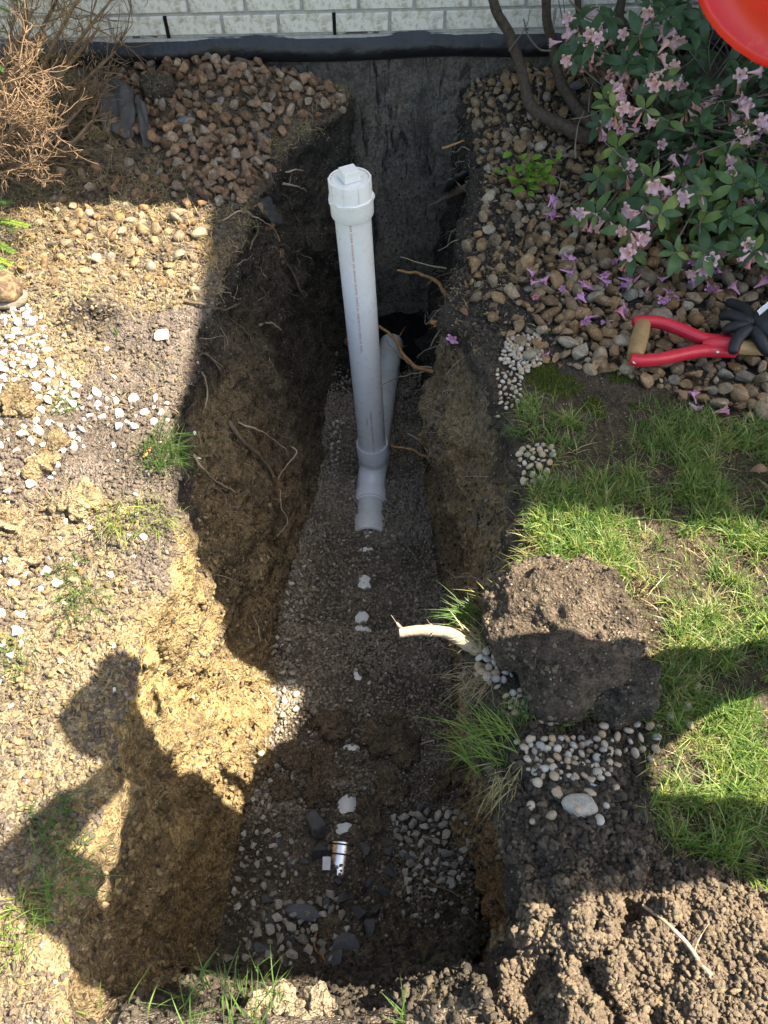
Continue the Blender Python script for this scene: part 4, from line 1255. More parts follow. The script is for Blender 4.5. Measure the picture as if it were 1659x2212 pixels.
# cut root sticking out over the trench
root('cut_root', [at(1035, 1405, -.02), at(1005, 1388, .005), at(965, 1366, .015), at(915, 1362, .018), at(862, 1366, .016)], .0145, .0105, M['root_pale'], 'thick pale cut root jutting out over the trench from the right bank', wob=.002, branches=3, sides=12)
RG = 'roots hanging from the trench walls'
RR = [
 ([(965, 640, -.28), (945, 612, -.27), (910, 592, -.27), (858, 585, -.26)], .0085, .005, 'root_orange', 'curved orange root reaching left from the right wall above the dark hole', 2),
 ([(945, 805, -.36), (900, 795, -.38), (875, 770, -.38), (850, 730, -.38), (818, 703, -.36)], .0078, .005, 'root_orange', 'long orange root arching across to the white riser pipe', 3),
 ([(940, 795, -.36), (890, 788, -.40), (855, 760, -.42), (835, 735, -.42)], .0035, .0018, 'root_pale', 'thin pale root just below the long orange root', 1),
 ([(942, 800, -.40), (900, 805, -.44), (850, 820, -.50), (828, 832, -.52)], .003, .0015, 'root_pale', 'thin yellow root sagging down to the inlet pipe', 1),
 ([(960, 705, -.15), (945, 700, -.15), (932, 697, -.15)], .010, .008, 'root_orange', 'short stubby orange root end on the right wall', 1),
 ([(945, 1000, -.62), (920, 985, -.62), (880, 970, -.62), (845, 962, -.62)], .0062, .004, 'root_orange', 'orange root stretching to the hub of the sweep fitting', 2),
 ([(955, 1010, -.60), (930, 985, -.60), (905, 950, -.58), (878, 935, -.57)], .0045, .0025, 'root_pale', 'forked grey root above the orange root at the fitting', 1),
 ([(1060, 800, -.05), (1045, 770, -.05), (1030, 745, -.04), (1060, 720, -.03)], .006, .003, 'root', 'knotted grey root lying on the dark soil of the right rim', 4),
 ([(1040, 835, -.10), (1020, 870, -.16), (1000, 905, -.22), (985, 935, -.28)], .006, .004, 'root', 'straight grey root slanting down the right clay face', 2),
 ([(1050, 850, -.12), (1042, 870, -.14), (1015, 885, -.17)], .004, .002, 'root_pale', 'short pale root beside the slanting grey root', 1),
]
for i, (pts, r0, r1, m_, lb, nb) in enumerate(RR):
    root('exposed_root', [at(a, b_, c_) for a, b_, c_ in pts], r0, r1, M[m_], lb, branches=nb, wob=.006)
LR = [
 ([(492, 915), (500, 935), (520, 965), (550, 990), (575, 1015), (585, 1030)], .008, .005, 'root', 'thick grey root curving down the left trench wall', 2, .02),
 ([(512, 912), (545, 925), (585, 940), (615, 962)], .0035, .002, 'root_pale', 'thin grey root running right above the thick root on the left wall', 1, .03),
 ([(628, 965), (630, 985), (610, 1015), (588, 1032)], .0035, .002, 'root_pale', 'pale hooked root joining the thick root tip', 0, .03),
 ([(425, 785), (432, 820), (440, 860), (438, 890)], .004, .0025, 'root_pale', 'pale root hanging straight down the upper left wall', 1, .02),
 ([(415, 985), (430, 1015), (460, 1035), (500, 1055)], .004, .002, 'root_pale', 'thin pale root slanting right beside the left rim grass', 2, .02),
 ([(400, 655), (440, 665), (475, 672), (510, 655)], .0045, .003, 'root', 'forked grey twig lying across the upper left rim', 2, .015),
 ([(478, 672), (500, 695), (530, 725), (540, 745)], .003, .0018, 'root', 'thin grey root trailing below the forked twig', 1, .015),
 ([(612, 560), (632, 590), (645, 620), (655, 640)], .006, .004, 'root', 'grey root hanging in the dark upper left wall', 2, .02),
 ([(560, 700), (580, 708), (600, 716)], .005, .003, 'root_pale', 'short broken root stub in the left wall', 0, .02),
 ([(605, 1060), (600, 1090), (612, 1120), (590, 1150)], .0025, .0015, 'root_pale', 'curling pale rootlet low on the left wall', 1, .02),
 ([(640, 1055), (660, 1080), (680, 1110)], .002, .0012, 'root', 'hair-thin root at the foot of the left wall', 0, .015),
 ([(430, 760), (450, 775), (470, 800), (475, 830)], .0035, .002, 'root', 'tangled dark root below the upper left rim', 5, .012),
 ([(545, 1330), (552, 1360), (556, 1390)], .002, .0012, 'root_pale', 'short hanging rootlet in the middle of the left wall', 0, .012),
 ([(560, 1490), (575, 1520), (578, 1550)], .002, .0012, 'root_pale', 'fine rootlet above the sunlit patch foot of the left wall', 0, .012),
 ([(480, 478), (520, 462), (560, 470), (590, 500), (600, 520)], .003, .0018, 'root_pale', 'pale root looping over the fabric edge on the left rim', 2, .012),
 ([(545, 480), (552, 500), (540, 525), (535, 535)], .0055, .003, 'root', 'short thick root hanging below the torn fabric', 1, .015),
 ([(615, 370), (635, 368), (650, 372)], .004, .002, 'root_pale', 'pale root stub in the black wall left of the plug', 0, .02),
 ([(608, 395), (630, 398), (655, 402)], .005, .002, 'root_pale', 'forked pale root stub beside the riser plug', 2, .02),
]
for pts, r0, r1, m_, lb, nb, off in LR:
    root('exposed_root', [onw(a, b_, off * (0.3 if i in (0,) else 1)) for i, (a, b_) in enumerate(pts)], r0, r1, M[m_], lb, branches=nb, wob=.005)
FR = [
 ([(912, 1762), (908, 1800), (925, 1840), (935, 1890), (960, 1930)], .0035, .002, 'root', 'grey root lying on pale gravel at the right of the trench bottom', 2),
 ([(905, 1900), (940, 1915), (975, 1930), (990, 1945)], .004, .002, 'root', 'second grey root on the pale gravel, lower right of the bottom', 2),
 ([(690, 1975), (688, 2010), (680, 2050), (700, 2080)], .004, .0025, 'root_orange', 'thin red-brown root lying among crushed stone near the camera', 1),
 ([(940, 1600), (905, 1610), (890, 1620)], .003, .002, 'root_pale', 'short pale root by the mud clods', 0),
 ([(1000, 1740), (960, 1750), (930, 1748), (900, 1735)], .003, .002, 'root', 'bent root above the pale gravel on the trench bottom', 1),
]
for pts, r0, r1, m_, lb, nb in FR:
    root('loose_root', [onw(a, b_, .008) for a, b_ in pts], r0, r1, M[m_], lb, branches=nb)
root('exposed_root', [at(955, 320, .02), at(980, 312, .03), at(1002, 303, .05)], .005, .003, M['root_orange'], 'orange root end against the foundation at the far right', branches=0)
root('exposed_root', [at(1010, 405, -.02), at(975, 420, -.10), at(930, 445, -.2)], .014, .006, M['root'], 'thick dark root under the right rim near the foundation', branches=1)
root('exposed_root', [at(965, 580, -.3), at(920, 572, -.3), at(865, 555, -.3)], .004, .002, M['root_pale'], 'thin grey root above the curved orange root', branches=2)
root('spoil_root', [onw(1525, 2205 - 0, .008) if False else onw(1300 + 225, 2100, .01), onw(1490, 2060, .012), onw(1440, 2010, .012), onw(1400, 1960, .01)], .004, .003, M['root_pale'], 'pale root lying on the sunlit spoil at lower right', branches=1)

# hair-fine roots along both cut faces, a mass nobody could count
fr = MB()
frm = ((seg == 1) * sm(1.0, 1.3, Y) * sm(2.9, 2.5, Y) + (seg == 3) * 1.6 * sm(.5, .8, Y)) * inr * vis * sm(.75, .35, dep)
co, nn = sample(frm, 260)
for i in range(len(co)):
    p = Vector(co[i]); n_ = Vector(nn[i])
    L = random.uniform(.02, .085)
    d_ = (Vector((random.gauss(0, .5), random.gauss(0, .6), -random.random())) + n_ * .6).normalized()
    q = [p - n_ * .004, p + d_ * L * .4 + n_ * .006, p + d_ * L * .75 + Vector((random.gauss(0, .012), random.gauss(0, .012), -.008)), p + d_ * L + Vector((random.gauss(0, .02), random.gauss(0, .02), -.02))]
    r_ = random.uniform(.0006, .0015)
    fr.tube(catmull(q, 4), [r_ * (1 - .05 * k) for k in range(13)], 4)
o = fr.build('fine_roots', M['root_pale'], None, True); o['kind'] = 'stuff'
# soil clinging to the foundation coating
n_ = 1500
sx_ = rng.uniform(-.35, .40, n_); zz_ = -.95 + 1.0 * rng.random(n_) ** 1.6
pts_ = [tuple(wp(a, -.006, b_)) for a, b_ in zip(sx_, zz_)]
sz = .001 + .004 * rng.random(n_) ** 3
gn_scatter('clinging_soil', pts_, rand_euler(n_), np.repeat(sz[:, None], 3, 1), rng.integers(0, 6, n_), proto_coll('clinging_pieces', crumb_d))

# ================================================================== GRASS AND LITTER
def blade(v, f, p, lean, L, w, bend=.7, segs=4, twist=0.0, droop=0.0):
    """one grass blade: a tapering folded strip"""
    lean = Vector(lean)
    h = lean.normalized() if lean.length > 1e-6 else Vector((1, 0, 0))
    side = Vector((-h.y, h.x, 0)); side = Quaternion((0, 0, 1), twist) @ side
    o = len(v)
    for i in range(segs + 1):
        t_ = i / segs
        q = p + Vector((0, 0, 1)) * L * (t_ - .5 * bend * t_ * t_ - droop * t_ * t_ * t_) + lean * L * (t_ * .35 + bend * t_ * t_ * .75)
        ww = w * (1 - t_ ** 2.2) * (.75 + .5 * min(1, t_ * 4) * .5)
        if i < segs:
            v.append(q + side * ww * .5); v.append(q - side * ww * .5)
        else:
            v.append(q)
    for i in range(segs - 1):
        a = o + 2 * i
        f.append((a, a + 1, a + 3, a + 2))
    a = o + 2 * (segs - 1)
    f.append((a, a + 1, a + 2))
def clump_mesh(name, mat, n_, L0, L1, rad, seed, w=.0024, lean=1.0, bend=(.4, 1.1)):
    rs = random.Random(seed)
    v, f = [], []
    for _ in range(n_):
        a = rs.uniform(0, 6.28); r_ = rad * math.sqrt(rs.random())
        la = rs.uniform(0, 6.28)
        lv = Vector((math.cos(la), math.sin(la), 0)) * rs.uniform(.2, 1.0) * lean
        blade(v, f, Vector((r_ * math.cos(a), r_ * math.sin(a), -.003)), lv, rs.uniform(L0, L1), w * rs.uniform(.6, 1.2), rs.uniform(*bend), 4, rs.uniform(-.6, .6))
    me = mesh(name, v, f, True)
    me.materials.append(mat)
    return me
grass_protos = [clump_mesh('grass_clump', M['grass'], 8, .035, .085, .014, 40 + i, .0030, 1.15) for i in range(8)] + [clump_mesh('grass_clump', M['straw'], 6, .02, .05, .014, 60 + i, .002, 1.4, (.8, 1.4)) for i in range(2)]
G1 = polyat([(1120, 890), (1180, 860), (1420, 900), (1659, 915), (2100, 960), (2300, 1500), (1900, 1930), (1659, 1890), (1500, 1880), (1360, 1760), (1400, 1650), (1290, 1600), (1150, 1575), (1080, 1545), (1090, 1490), (1400, 1530), (1430, 1400), (1240, 1230), (1140, 1235), (1125, 1100)], .0)
GX = polyat([(1060, 1250), (1240, 1232), (1390, 1370), (1420, 1500), (1380, 1545), (1250, 1500), (1080, 1500)], .0)
gpat = fbm(np.stack([X * 9, Y * 9, X * 0], -1), 3, 400)
XW = X + .035 * fbm(np.stack([X * 16, Y * 16, X * 0 + 3], -1), 2, 401); YW = Y + .035 * fbm(np.stack([X * 16, Y * 16, X * 0 + 8], -1), 2, 402)
gm = inpoly(XW, YW, G1) * (~inpoly(X, Y, GX)) * (seg == 4) * (.06 + .94 * sm(-.35, .25, gpat))
gm = gm * (1 - .6 * inpoly(X, Y, polyat([(1100, 1480), (1440, 1540), (1440, 1660), (1290, 1700), (1100, 1560)], 0)))
gm = gm * (.35 + .65 * sm(1.5, 1.36, Y))
def scatter_on(name, mask, n_, protos, lo, hi, pick=None, tilt=.15, parent=None):
    co, nn = sample(mask, n_)
    sz = rng.uniform(lo, hi, n_)
    nn = nn * .5 + np.array([0, 0, .5])
    gn_scatter(name, co, euler_from_normal(nn, rng.uniform(0, 6.28, n_), tilt), np.repeat(sz[:, None], 3, 1), pick if pick is not None else rng.integers(0, len(protos), n_), proto_coll(name + '_pieces', protos), parent)
scatter_on('grass', gm * vis, 4000, grass_protos, .42, 1.05, np.where(rng.random(4000) < .70, rng.integers(0, 8, 4000), rng.integers(8, 10, 4000)))
scatter_on('outer_grass', (inpoly(X, Y, G1) * (1 - vis) + (X > .9) * (Y < 1.4) * (1 - vis) + (X < -1.2) * (Y < 1.6) * (1 - vis) + (Y < -.2)) * 1.0, 9000, grass_protos, .8, 1.5)
# moss along the stone bed edge
moss_protos = [clump_mesh('moss_clump', M['moss'], 16, .004, .009, .008, 80 + i, .0022, .6) for i in range(4)]
mm = (inpoly(X, Y, polyat([(1130, 800), (1200, 780), (1420, 810), (1440, 870), (1300, 900), (1140, 880)], 0)) * sm(-.1, .35, fbm(np.stack([X * 14, Y * 14, X * 0], -1), 3, 410)) + inpoly(X, Y, polyat([(1085, 745), (1120, 745), (1125, 785), (1090, 785)], 0)) * .5) * (seg == 4)
scatter_on('moss', mm, 1500, moss_protos, .7, 1.5)
# needles, straw and twiglets
def sliver_mesh(name, mat, seed, L=.02, w=.0012, n_=3):
    rs = random.Random(seed)
    v, f = [], []
    for _ in range(n_):
        a = rs.uniform(0, 6.28); l_ = L * rs.uniform(.5, 1.3)
        p = Vector((rs.uniform(-.012, .012), rs.uniform(-.012, .012), .0015 + rs.random() * .003))
        blade(v, f, p, Vector((math.cos(a), math.sin(a), 0)) * 1.3, l_, w * rs.uniform(.6, 1.3), .95, 3, 0, .25)
    me = mesh(name, v, f)
    me.materials.append(mat)
    return me
straws = [sliver_mesh('straw', M['straw'], 500 + i) for i in range(5)] + [sliver_mesh('needle', M['needle_dry'], 520 + i, .016, .0013) for i in range(4)]
lm = (seg == 0) * vis * sm(1.75, 2.05, Y) * (1 - .8 * inpoly(X, Y, polyat(hp, .06))) * (.3 + .7 * sm(-.3, .3, gpat))
scatter_on('needle_litter', lm, 5200, straws, .7, 1.6, None, .35)
scatter_on('bank_straw', (seg == 0) * vis * sm(1.9, 1.5, Y) * sm(.0, .5, gpat), 650, straws, .6, 1.3, None, .3)
scatter_on('bed_litter', (seg == 4) * vis * sm(1.55, 1.7, Y) * sm(2.9, 2.3, Y) * sm(-.1, .4, gpat), 700, straws, .6, 1.6, None, .4)
scatter_on('lawn_litter', gm * vis, 700, straws, .6, 1.5, None, .4)
# dead leaves
def leaf_shape(L, w, curl=.12, fold=.18, n_=6, tip=1.0, wav=0.0):
    """pointed oval blade along +x with a folded midrib"""
    v, f = [], []
    for i in range(n_ + 1):
        t_ = i / n_
        ww = w * .5 * (math.sin(math.pi * min(1, t_ ** .85)) ** .8 if 0 < t_ < 1 else 0.02)
        z = curl * L * math.sin(math.pi * t_ * .9) - curl * L * t_ * 1.1
        wv = wav * math.sin(t_ * 9)
        v += [(L * t_, -ww, z + fold * ww + wv), (L * t_, 0, z), (L * t_, ww, z + fold * ww - wv)]
    for i in range(n_):
        a = 3 * i
        f += [(a, a + 3, a + 4, a + 1), (a + 1, a + 4, a + 5, a + 2)]
    return v, f
def leaf_mesh(name, mat, *a, **k):
    v, f = leaf_shape(*a, **k)
    me = mesh(name, v, f, True); me.materials.append(mat)
    return me
dead = [leaf_mesh('dead_leaf', M['dead_leaf'], .05, .022, .25, .6, 6, 1, .003), leaf_mesh('dead_leaf', M['dead_leaf'], .04, .02, -.2, .4, 6, 1, .002)]
DLs = [(1205, 735, 'brown dead leaf beside the white pebble patch'), (1240, 728, 'curled dead leaf left of the shovel grip'), (1290, 790, 'dead leaf just below the red shovel fork'), (1395, 828, 'two-toned dead leaf below the shovel shaft'), (1480, 872, 'pale rolled dead leaf on the lawn edge'), (1205, 770, 'grey dead leaf at the moss edge'), (1612, 1030, 'orange dead leaf in the grass near the right edge'), (1190, 705, 'dead leaf among the stones above the white pebbles'), (255, 500, 'pale dead leaf in the sunlit litter of the left bank'), (200, 470, 'curled dead leaf below the dry shrub'), (1010, 690, 'dead leaf by the right rim'), (1330, 700, 'dead leaf between stones near the shovel grip')]
for i, (px, py, lb) in enumerate(DLs):
    p, n_ = hit(px, py)
    o = bpy.data.objects.new('dead_leaf', dead[i % 2]); col.objects.link(o)
    o.location = p + Vector((0, 0, .014 if py < 900 else .02)); o.rotation_euler = (random.uniform(-.4, .4), random.uniform(-.4, .4), i * 2.1)
    tag(o, lb, 'leaf')
def tuft(px, py, n_, spread, L, lean, label, mat='grass', w=.0026, z=None, name='grass_tuft', sx=1.0, bend=(.5, 1.1), droop=0.0, lvar=.5):
    p0, n0 = hit(px, py)
    if z is not None: p0 = at(px, py, z)
    v, f = [], []
    for _ in range(n_):
        a = random.uniform(0, 6.28); r_ = spread * math.sqrt(random.random())
        x, y = p0.x + r_ * math.cos(a) * sx, p0.y + r_ * math.sin(a)
        zz_ = gz(x, y, p0.z + .08)[0]
        if zz_ < p0.z - .10: zz_ = p0.z - .02
        la = random.uniform(0, 6.28)
        lv = Vector((math.cos(la), math.sin(la), 0)) * random.uniform(.15, .8) + Vector((lean[0], lean[1], 0))
        blade(v, f, Vector((x, y, zz_ - .003)), lv, L * random.uniform(1 - lvar, 1 + lvar * .5), w * random.uniform(.6, 1.25), random.uniform(*bend), 5, random.uniform(-.7, .7), droop)
    me = mesh(name, v, f, True)
    o = link(name, me, M[mat])
    q = p0.copy(); me.transform(Matrix.Translation(-q)); o.location = q
    return tag(o, label, 'grass tuft' if mat == 'grass' else 'dry grass')
tuft(355, 990, 230, .058, .115, (.35, -.15), 'dense green grass tuft on the left rim beside the orange chip')
tuft(290, 1125, 170, .060, .10, (.25, -.35), 'yellow-green grass tuft spilling over the left rim below the dense tuft', sx=1.6)
tuft(150, 1230, 60, .045, .055, (.1, -.3), 'sparse grass tuft on the sunlit left bank beside white stones')
tuft(170, 1300, 80, .050, .085, (.3, -.35), 'sunlit grass tuft hanging over the dark hollow of the left bank')
tuft(25, 1430, 90, .05, .05, (.1, -.1), 'short grass patch at the left edge with white stones')
tuft(140, 875, 70, .035, .045, (.1, -.2), 'small grass tuft between white stones on the upper left bank')
tuft(105, 1770, 75, .05, .075, (.35, -.1), 'shaded grass tuft on the left bank in the round shadow')
tuft(130, 1880, 85, .05, .085, (.45, -.05), 'grass tuft leaning over the lower left rim')
tuft(50, 2000, 90, .05, .075, (.25, -.2), 'bright sunlit grass tuft in the lower left corner')
tuft(500, 2170, 85, .055, .095, (.1, .35), 'tall grass tuft at the near end of the trench', z=-.03, sx=1.6)
tuft(868, 2206, 6, .012, .11, (-.05, .5), 'a few long blades at the bottom centre of the near rim', z=-.02, w=.0032)
tuft(200, 2205, 10, .05, .06, (.1, .3), 'thin grass blades at the bottom left corner of the near rim', z=0.0, sx=1.8)
tuft(1020, 1335, 70, .030, .075, (-.75, .05), 'grass tuft hanging left over the right rim above the cut root', z=-.02)
tuft(1040, 1385, 60, .030, .07, (-.7, .05), 'grass tuft over the base of the cut root', z=-.0)
tuft(1060, 1620, 150, .055, .095, (-.65, .15), 'big blue-green grass tuft overhanging the right rim', z=-.01, w=.0024)
tuft(1040, 1470, 90, .035, .075, (-.5, -.3), 'pale dry roots and grass hanging from the right rim below the cut root', 'straw', .0013, -.02, 'dry_grass_tuft', 1, (.8, 1.6), .5)
tuft(1090, 1690, 70, .030, .07, (-.3, -.55), 'dry straw hanging below the big overhanging tuft', 'straw', .0014, -.02, 'dry_grass_tuft', 1, (.8, 1.5), .5)
tuft(1150, 1190, 60, .035, .05, (-.5, -.1), 'dry straw edge of the sunlit lawn at the right rim', 'straw', .0016, None, 'dry_grass_tuft')
tuft(1130, 940, 40, .03, .075, (-.5, -.1), 'long shaded blades leaning over the right rim at the lawn corner', z=-.005)
tuft(1310, 1300, 60, .04, .05, (.5, 0), 'straw-coloured grass at the right side of the big soil block', 'straw', .0016, .01, 'dry_grass_tuft')
tuft(1070, 1300, 45, .035, .05, (-.6, .1), 'yellowed grass under the left side of the big soil block', 'straw', .0018, .0, 'dry_grass_tuft')
tuft(250, 720, 10, .006, .03, (0, .1), 'tiny green sprout by the dark soil lump on the left bank', w=.003)

# ================================================================== RHODODENDRON
rl = [leaf_mesh('leaf', M['rhodo_leaf'], .066, .027, .10, .22, 7), leaf_mesh('leaf', M['rhodo_leaf'], .055, .025, .16, .3, 7), leaf_mesh('leaf', M['rhodo_leaf'], .048, .021, .05, .18, 6)]
def flower_verts(open_=1.0, wilt=False):
    rings = [(.0018, 0), (.0028, .010), (.0048, .019), (.0098 * open_, .027), (.0175 * open_, .033), (.0205 * open_, .0335 if open_ > .7 else .038)]
    n_ = 20
    v, f = [], []
    for i, (r_, z) in enumerate(rings):
        for k in range(n_):
            a = 2 * math.pi * k / n_
            lobe = max(0, math.cos(2.5 * a)) if True else 0
            lob = abs(math.cos(2.5 * a))
            rr = r_ * (1 - (.0, .0, .0, .10, .34, .62)[i] * (1 - lob) ** 1.5)
            zz_ = z - (.0, 0, 0, 0, .0, .003)[i] * lob + (.002 * math.sin(a * 7) if i > 3 else 0)
            v.append((rr * math.cos(a), rr * math.sin(a), zz_))
    for i in range(len(rings) - 1):
        for k in range(n_):
            k2 = (k + 1) % n_
            f.append((i * n_ + k, i * n_ + k2, (i + 1) * n_ + k2, (i + 1) * n_ + k))
    return v, f
def flower_mesh(mat, open_, sc=1.0):
    v, f = flower_verts(open_)
    me = mesh('flower', [(a * sc, b_ * sc, c_ * sc) for a, b_, c_ in v], f, True); me.materials.append(mat)
    return me
fl_open = [flower_mesh(M['flower'], 1.0, 1.05), flower_mesh(M['flower'], .85, 1.1), flower_mesh(M['flower'], .7, 1.0)]
fl_wilt = [flower_mesh(M['flower_wilt'], .32, .95), flower_mesh(M['flower_wilt'], .45, .85)]
rhodo = empty('rhododendron_bush', (1.15, 2.5, 0))
tag(rhodo, 'leggy rhododendron bush with pink funnel flowers beside the shovel', 'shrub')
rinv = rhodo.matrix_basis.inverted()
def kid(name, me, parent, loc, quat, sc=1.0, inv=None):
    o = bpy.data.objects.new(name, me); col.objects.link(o)
    o.parent = parent
    if inv is not None: o.matrix_parent_inverse = inv
    o.location = loc; o.rotation_mode = 'QUATERNION'; o.rotation_quaternion = quat
    o.scale = (sc,) * 3
    return o
# whorl positions: a low spreading mound, denser to the right; surveyed outline
whorls = []
RC = Vector((1.12, 2.55, .30))
RPOLY = [(1190, 60), (1330, 20), (1480, -60), (1750, -60), (1750, 560), (1640, 560), (1560, 590), (1400, 600), (1350, 560), (1290, 520), (1240, 480), (1290, 330), (1300, 210), (1210, 130)]
tries = 0
while len(whorls) < 160 and tries < 20000:
    tries += 1
    px, py = random.uniform(1180, 1750), random.uniform(-60, 600)
    if not inpoly(px, py, RPOLY): continue
    if px < 1360 and 170 < py < 480 and random.random() < .45: continue
    p = aty(px, py, 2.86 - (max(py, 0) / 620) * .92 + random.uniform(-.16, .10))
    if p.z < .06 or p.y > wall_y(p.x) - .06: continue
    if any((p - q).length < .062 for q, _ in whorls): continue
    whorls.append((p, Vector((random.gauss(-.25, .5), random.gauss(-.45, .4), random.uniform(.3, 1))).normalized()))
for k in range(70):                                        # the rest of the bush, beyond the right edge
    d_ = Vector((random.uniform(-.2, 1), random.gauss(0, .7), abs(random.gauss(0, 1)))).normalized()
    p = Vector((1.25, 2.45, .25)) + Vector((d_.x * .5, d_.y * .55, d_.z * .5)) * random.uniform(.7, 1)
    if p.y > wall_y(p.x) - .06 or p.z < .07: continue
    whorls.append((p, d_))
def inview(p):
    q = p - Vector((0, 0, CAM_H)); dz = q.y * _cp - q.z * _sp
    return dz > .1 and abs(q.x / dz) < .53 and abs((q.y * _sp + q.z * _cp) / dz) < .7
whorls.sort(key=lambda w: (not inview(w[0]), (w[0] - cam.location).length))
leaf_n, flower_n = 0, 0
rest_v, rest_f = MB(), MB()
twigs = MB()
for wi, (p, d_) in enumerate(whorls):
    ax_ = (d_ + Vector((0, -.2, .55))).normalized()
    nl = random.randint(5, 8)
    a0 = random.uniform(0, 6.28)
    qz = ax_.to_track_quat('Z', 'Y')
    for k in range(nl):
        q = qz @ Quaternion((0, 0, 1), a0 + 6.283 * k / nl + random.uniform(-.25, .25)) @ Quaternion((0, 1, 0), random.uniform(-.45, .5)) @ Quaternion((1, 0, 0), random.uniform(-.3, .3))
        sc = random.uniform(.75, 1.25)
        me = random.choice(rl)
        loc = p + q @ Vector((.004, 0, 0))
        if leaf_n < 300 and inview(p):
            kid('leaf', me, rhodo, loc, q, sc, rinv); leaf_n += 1
        else:
            v = [loc + q @ (Vector(x.co) * sc) for x in me.vertices]
            rest_v.add(v, [tuple(pl.vertices) for pl in me.polygons])
    # twig back towards the middle
    c_ = Vector((RC.x + random.uniform(-.2, .2), RC.y + .15 + random.uniform(-.1, .1), .06))
    mid_ = p.lerp(c_, .5) + Vector((random.uniform(-.05, .05), random.uniform(-.05, .05), random.uniform(-.02, .06)))
    twigs.tube(catmull([p + ax_ * .004, p - ax_ * .03, mid_, c_], 5), [.0016] * 5 + [.0022] * 5 + [.004] * 6, 5)
    if wi < 130 and random.random() < .78:
        nf = random.randint(2, 5)
        for k in range(nf):
            wl = random.random() < .45
            fd = (ax_ * .4 + Vector((random.gauss(0, .8), random.gauss(0, .8) - .4, random.uniform(-.9, .35)))).normalized()
            if wl: fd = (fd * .5 + Vector((0, 0, -1))).normalized()
            q = fd.to_track_quat('Z', 'Y') @ Quaternion((0, 0, 1), random.uniform(0, 6.28))
            base = p + ax_ * .012 + fd * random.uniform(.010, .03)
            if flower_n < 290:
                kid('flower', random.choice(fl_wilt if wl else fl_open), rhodo, base, q, random.uniform(.95, 1.35), rinv); flower_n += 1
                twigs.tube([p + ax_ * .004, base], [.0007, .0009], 4)
if rest_v.v:
    o = rest_v.build('foliage', M['rhodo_leaf'], rhodo, True); o['kind'] = 'stuff'
twigs.build('twigs', M['twig_grey'], rhodo, True)
# old trunks against the wall
def trunk(pts, r0, r1, mat=None, parent=rhodo, name='trunk', n_=10):
    q = catmull(pts, 8)
    rr = [(r0 + (r1 - r0) * i / (len(q) - 1)) * (1 + .14 * mnoise.noise(p * 25)) for i, p in enumerate(q)]
    q = [p + Vector((mnoise.noise(p * 14), mnoise.noise(p * 14 + Vector((5, 0, 0))), 0)) * .006 for p in q]
    mb = MB(); mb.tube(q, rr, n_)
    return mb.build(name, mat or M['bark'], parent, True)
trunk([at(1275, 300, .10), at(1215, 272, .125), at(1150, 232, .15), aty(1132, 170, 2.86), aty(1108, 90, 2.92), aty(1068, 10, 2.92), aty(1050, -80, 2.9), aty(1075, -200, 2.85)], .024, .014)
trunk([at(1300, 300, .10), at(1235, 220, .15), aty(1205, 160, 2.92), aty(1190, 90, 2.98), aty(1180, 0, 2.98), aty(1200, -150, 2.95)], .022, .014)
trunk([at(1330, 300, .03), aty(1285, 180, 2.85), aty(1262, 100, 2.9), aty(1248, 0, 2.92), aty(1262, -150, 2.9)], .014, .010)
trunk([at(1350, 290, .03), aty(1355, 150, 2.8), aty(1340, 20, 2.85), aty(1375, -120, 2.8)], .018, .012)
grey = [([(1270, 280), (1275, 200), (1290, 170)], .004), ([(1262, 290), (1240, 330), (1180, 360)], .003), ([(1190, 110), (1165, 105), (1140, 70), (1130, 40)], .004), ([(1205, 0), (1225, 60), (1260, 90), (1320, 110)], .0025), ([(1100, 110), (1135, 60), (1145, 20)], .002), ([(1160, 260), (1165, 200), (1158, 150)], .002), ([(1300, 330), (1290, 380), (1230, 420)], .004), ([(1290, 330), (1330, 300), (1400, 290)], .006), ([(1230, 0), (1270, 40), (1330, 50), (1380, 90)], .003), ([(1270, 120), (1230, 60), (1215, -10)], .0025)]
for pts, r_ in grey:
    trunk([aty(a, b_, 2.9 - max(0, (b_ - 100)) / 620 * .75) for a, b_ in pts], r_, r_ * .6, M['twig_grey'], rhodo, 'twig', 5)
for k in range(46):                                        # tangle of fine dead twigs inside
    p = Vector((random.uniform(.5, 1.3), random.uniform(2.1, 2.85), random.uniform(.05, .35)))
    e = p + Vector((random.gauss(0, .12), random.gauss(0, .1), random.uniform(-.05, .18)))
    m_ = p.lerp(e, .5) + Vector((random.gauss(0, .025), random.gauss(0, .025), random.gauss(0, .025)))
    trunk([p, m_, e], random.uniform(.0015, .003), .001, M['twig_grey'], rhodo, 'twig', 4)

# strap leaves at the right edge
strap = empty('strap_leaf_plant', tuple(at(1700, 480, 0)))
tag(strap, 'plant with long dark strap leaves at the right edge', 'plant')
for k, (ax0, ay0, ax1, ay1) in enumerate([(1700, 480, 1560, 330), (1710, 500, 1600, 500), (1700, 520, 1610, 450), (1720, 470, 1600, 380), (1715, 540, 1640, 600)]):
    a, b_ = at(ax0, ay0, .02), at(ax1, ay1, .16)
    d_ = (b_ - a); L = d_.length
    s_ = Vector((-d_.y, d_.x, 0)).normalized()
    v, f = [], []
    for i in range(9):
        t_ = i / 8
        c_ = a + d_ * t_ + Vector((0, 0, .10 * math.sin(math.pi * t_ * .8)))
        w = .012 * (1 - t_ ** 3)
        v += [c_ + s_ * w + Vector((0, 0, .004)), c_, c_ - s_ * w + Vector((0, 0, .004))]
    for i in range(8):
        q = 3 * i
        f += [(q, q + 3, q + 4, q + 1), (q + 1, q + 4, q + 5, q + 2)]
    obj('leaf', v, f, M['rhodo_leaf'], strap, True)

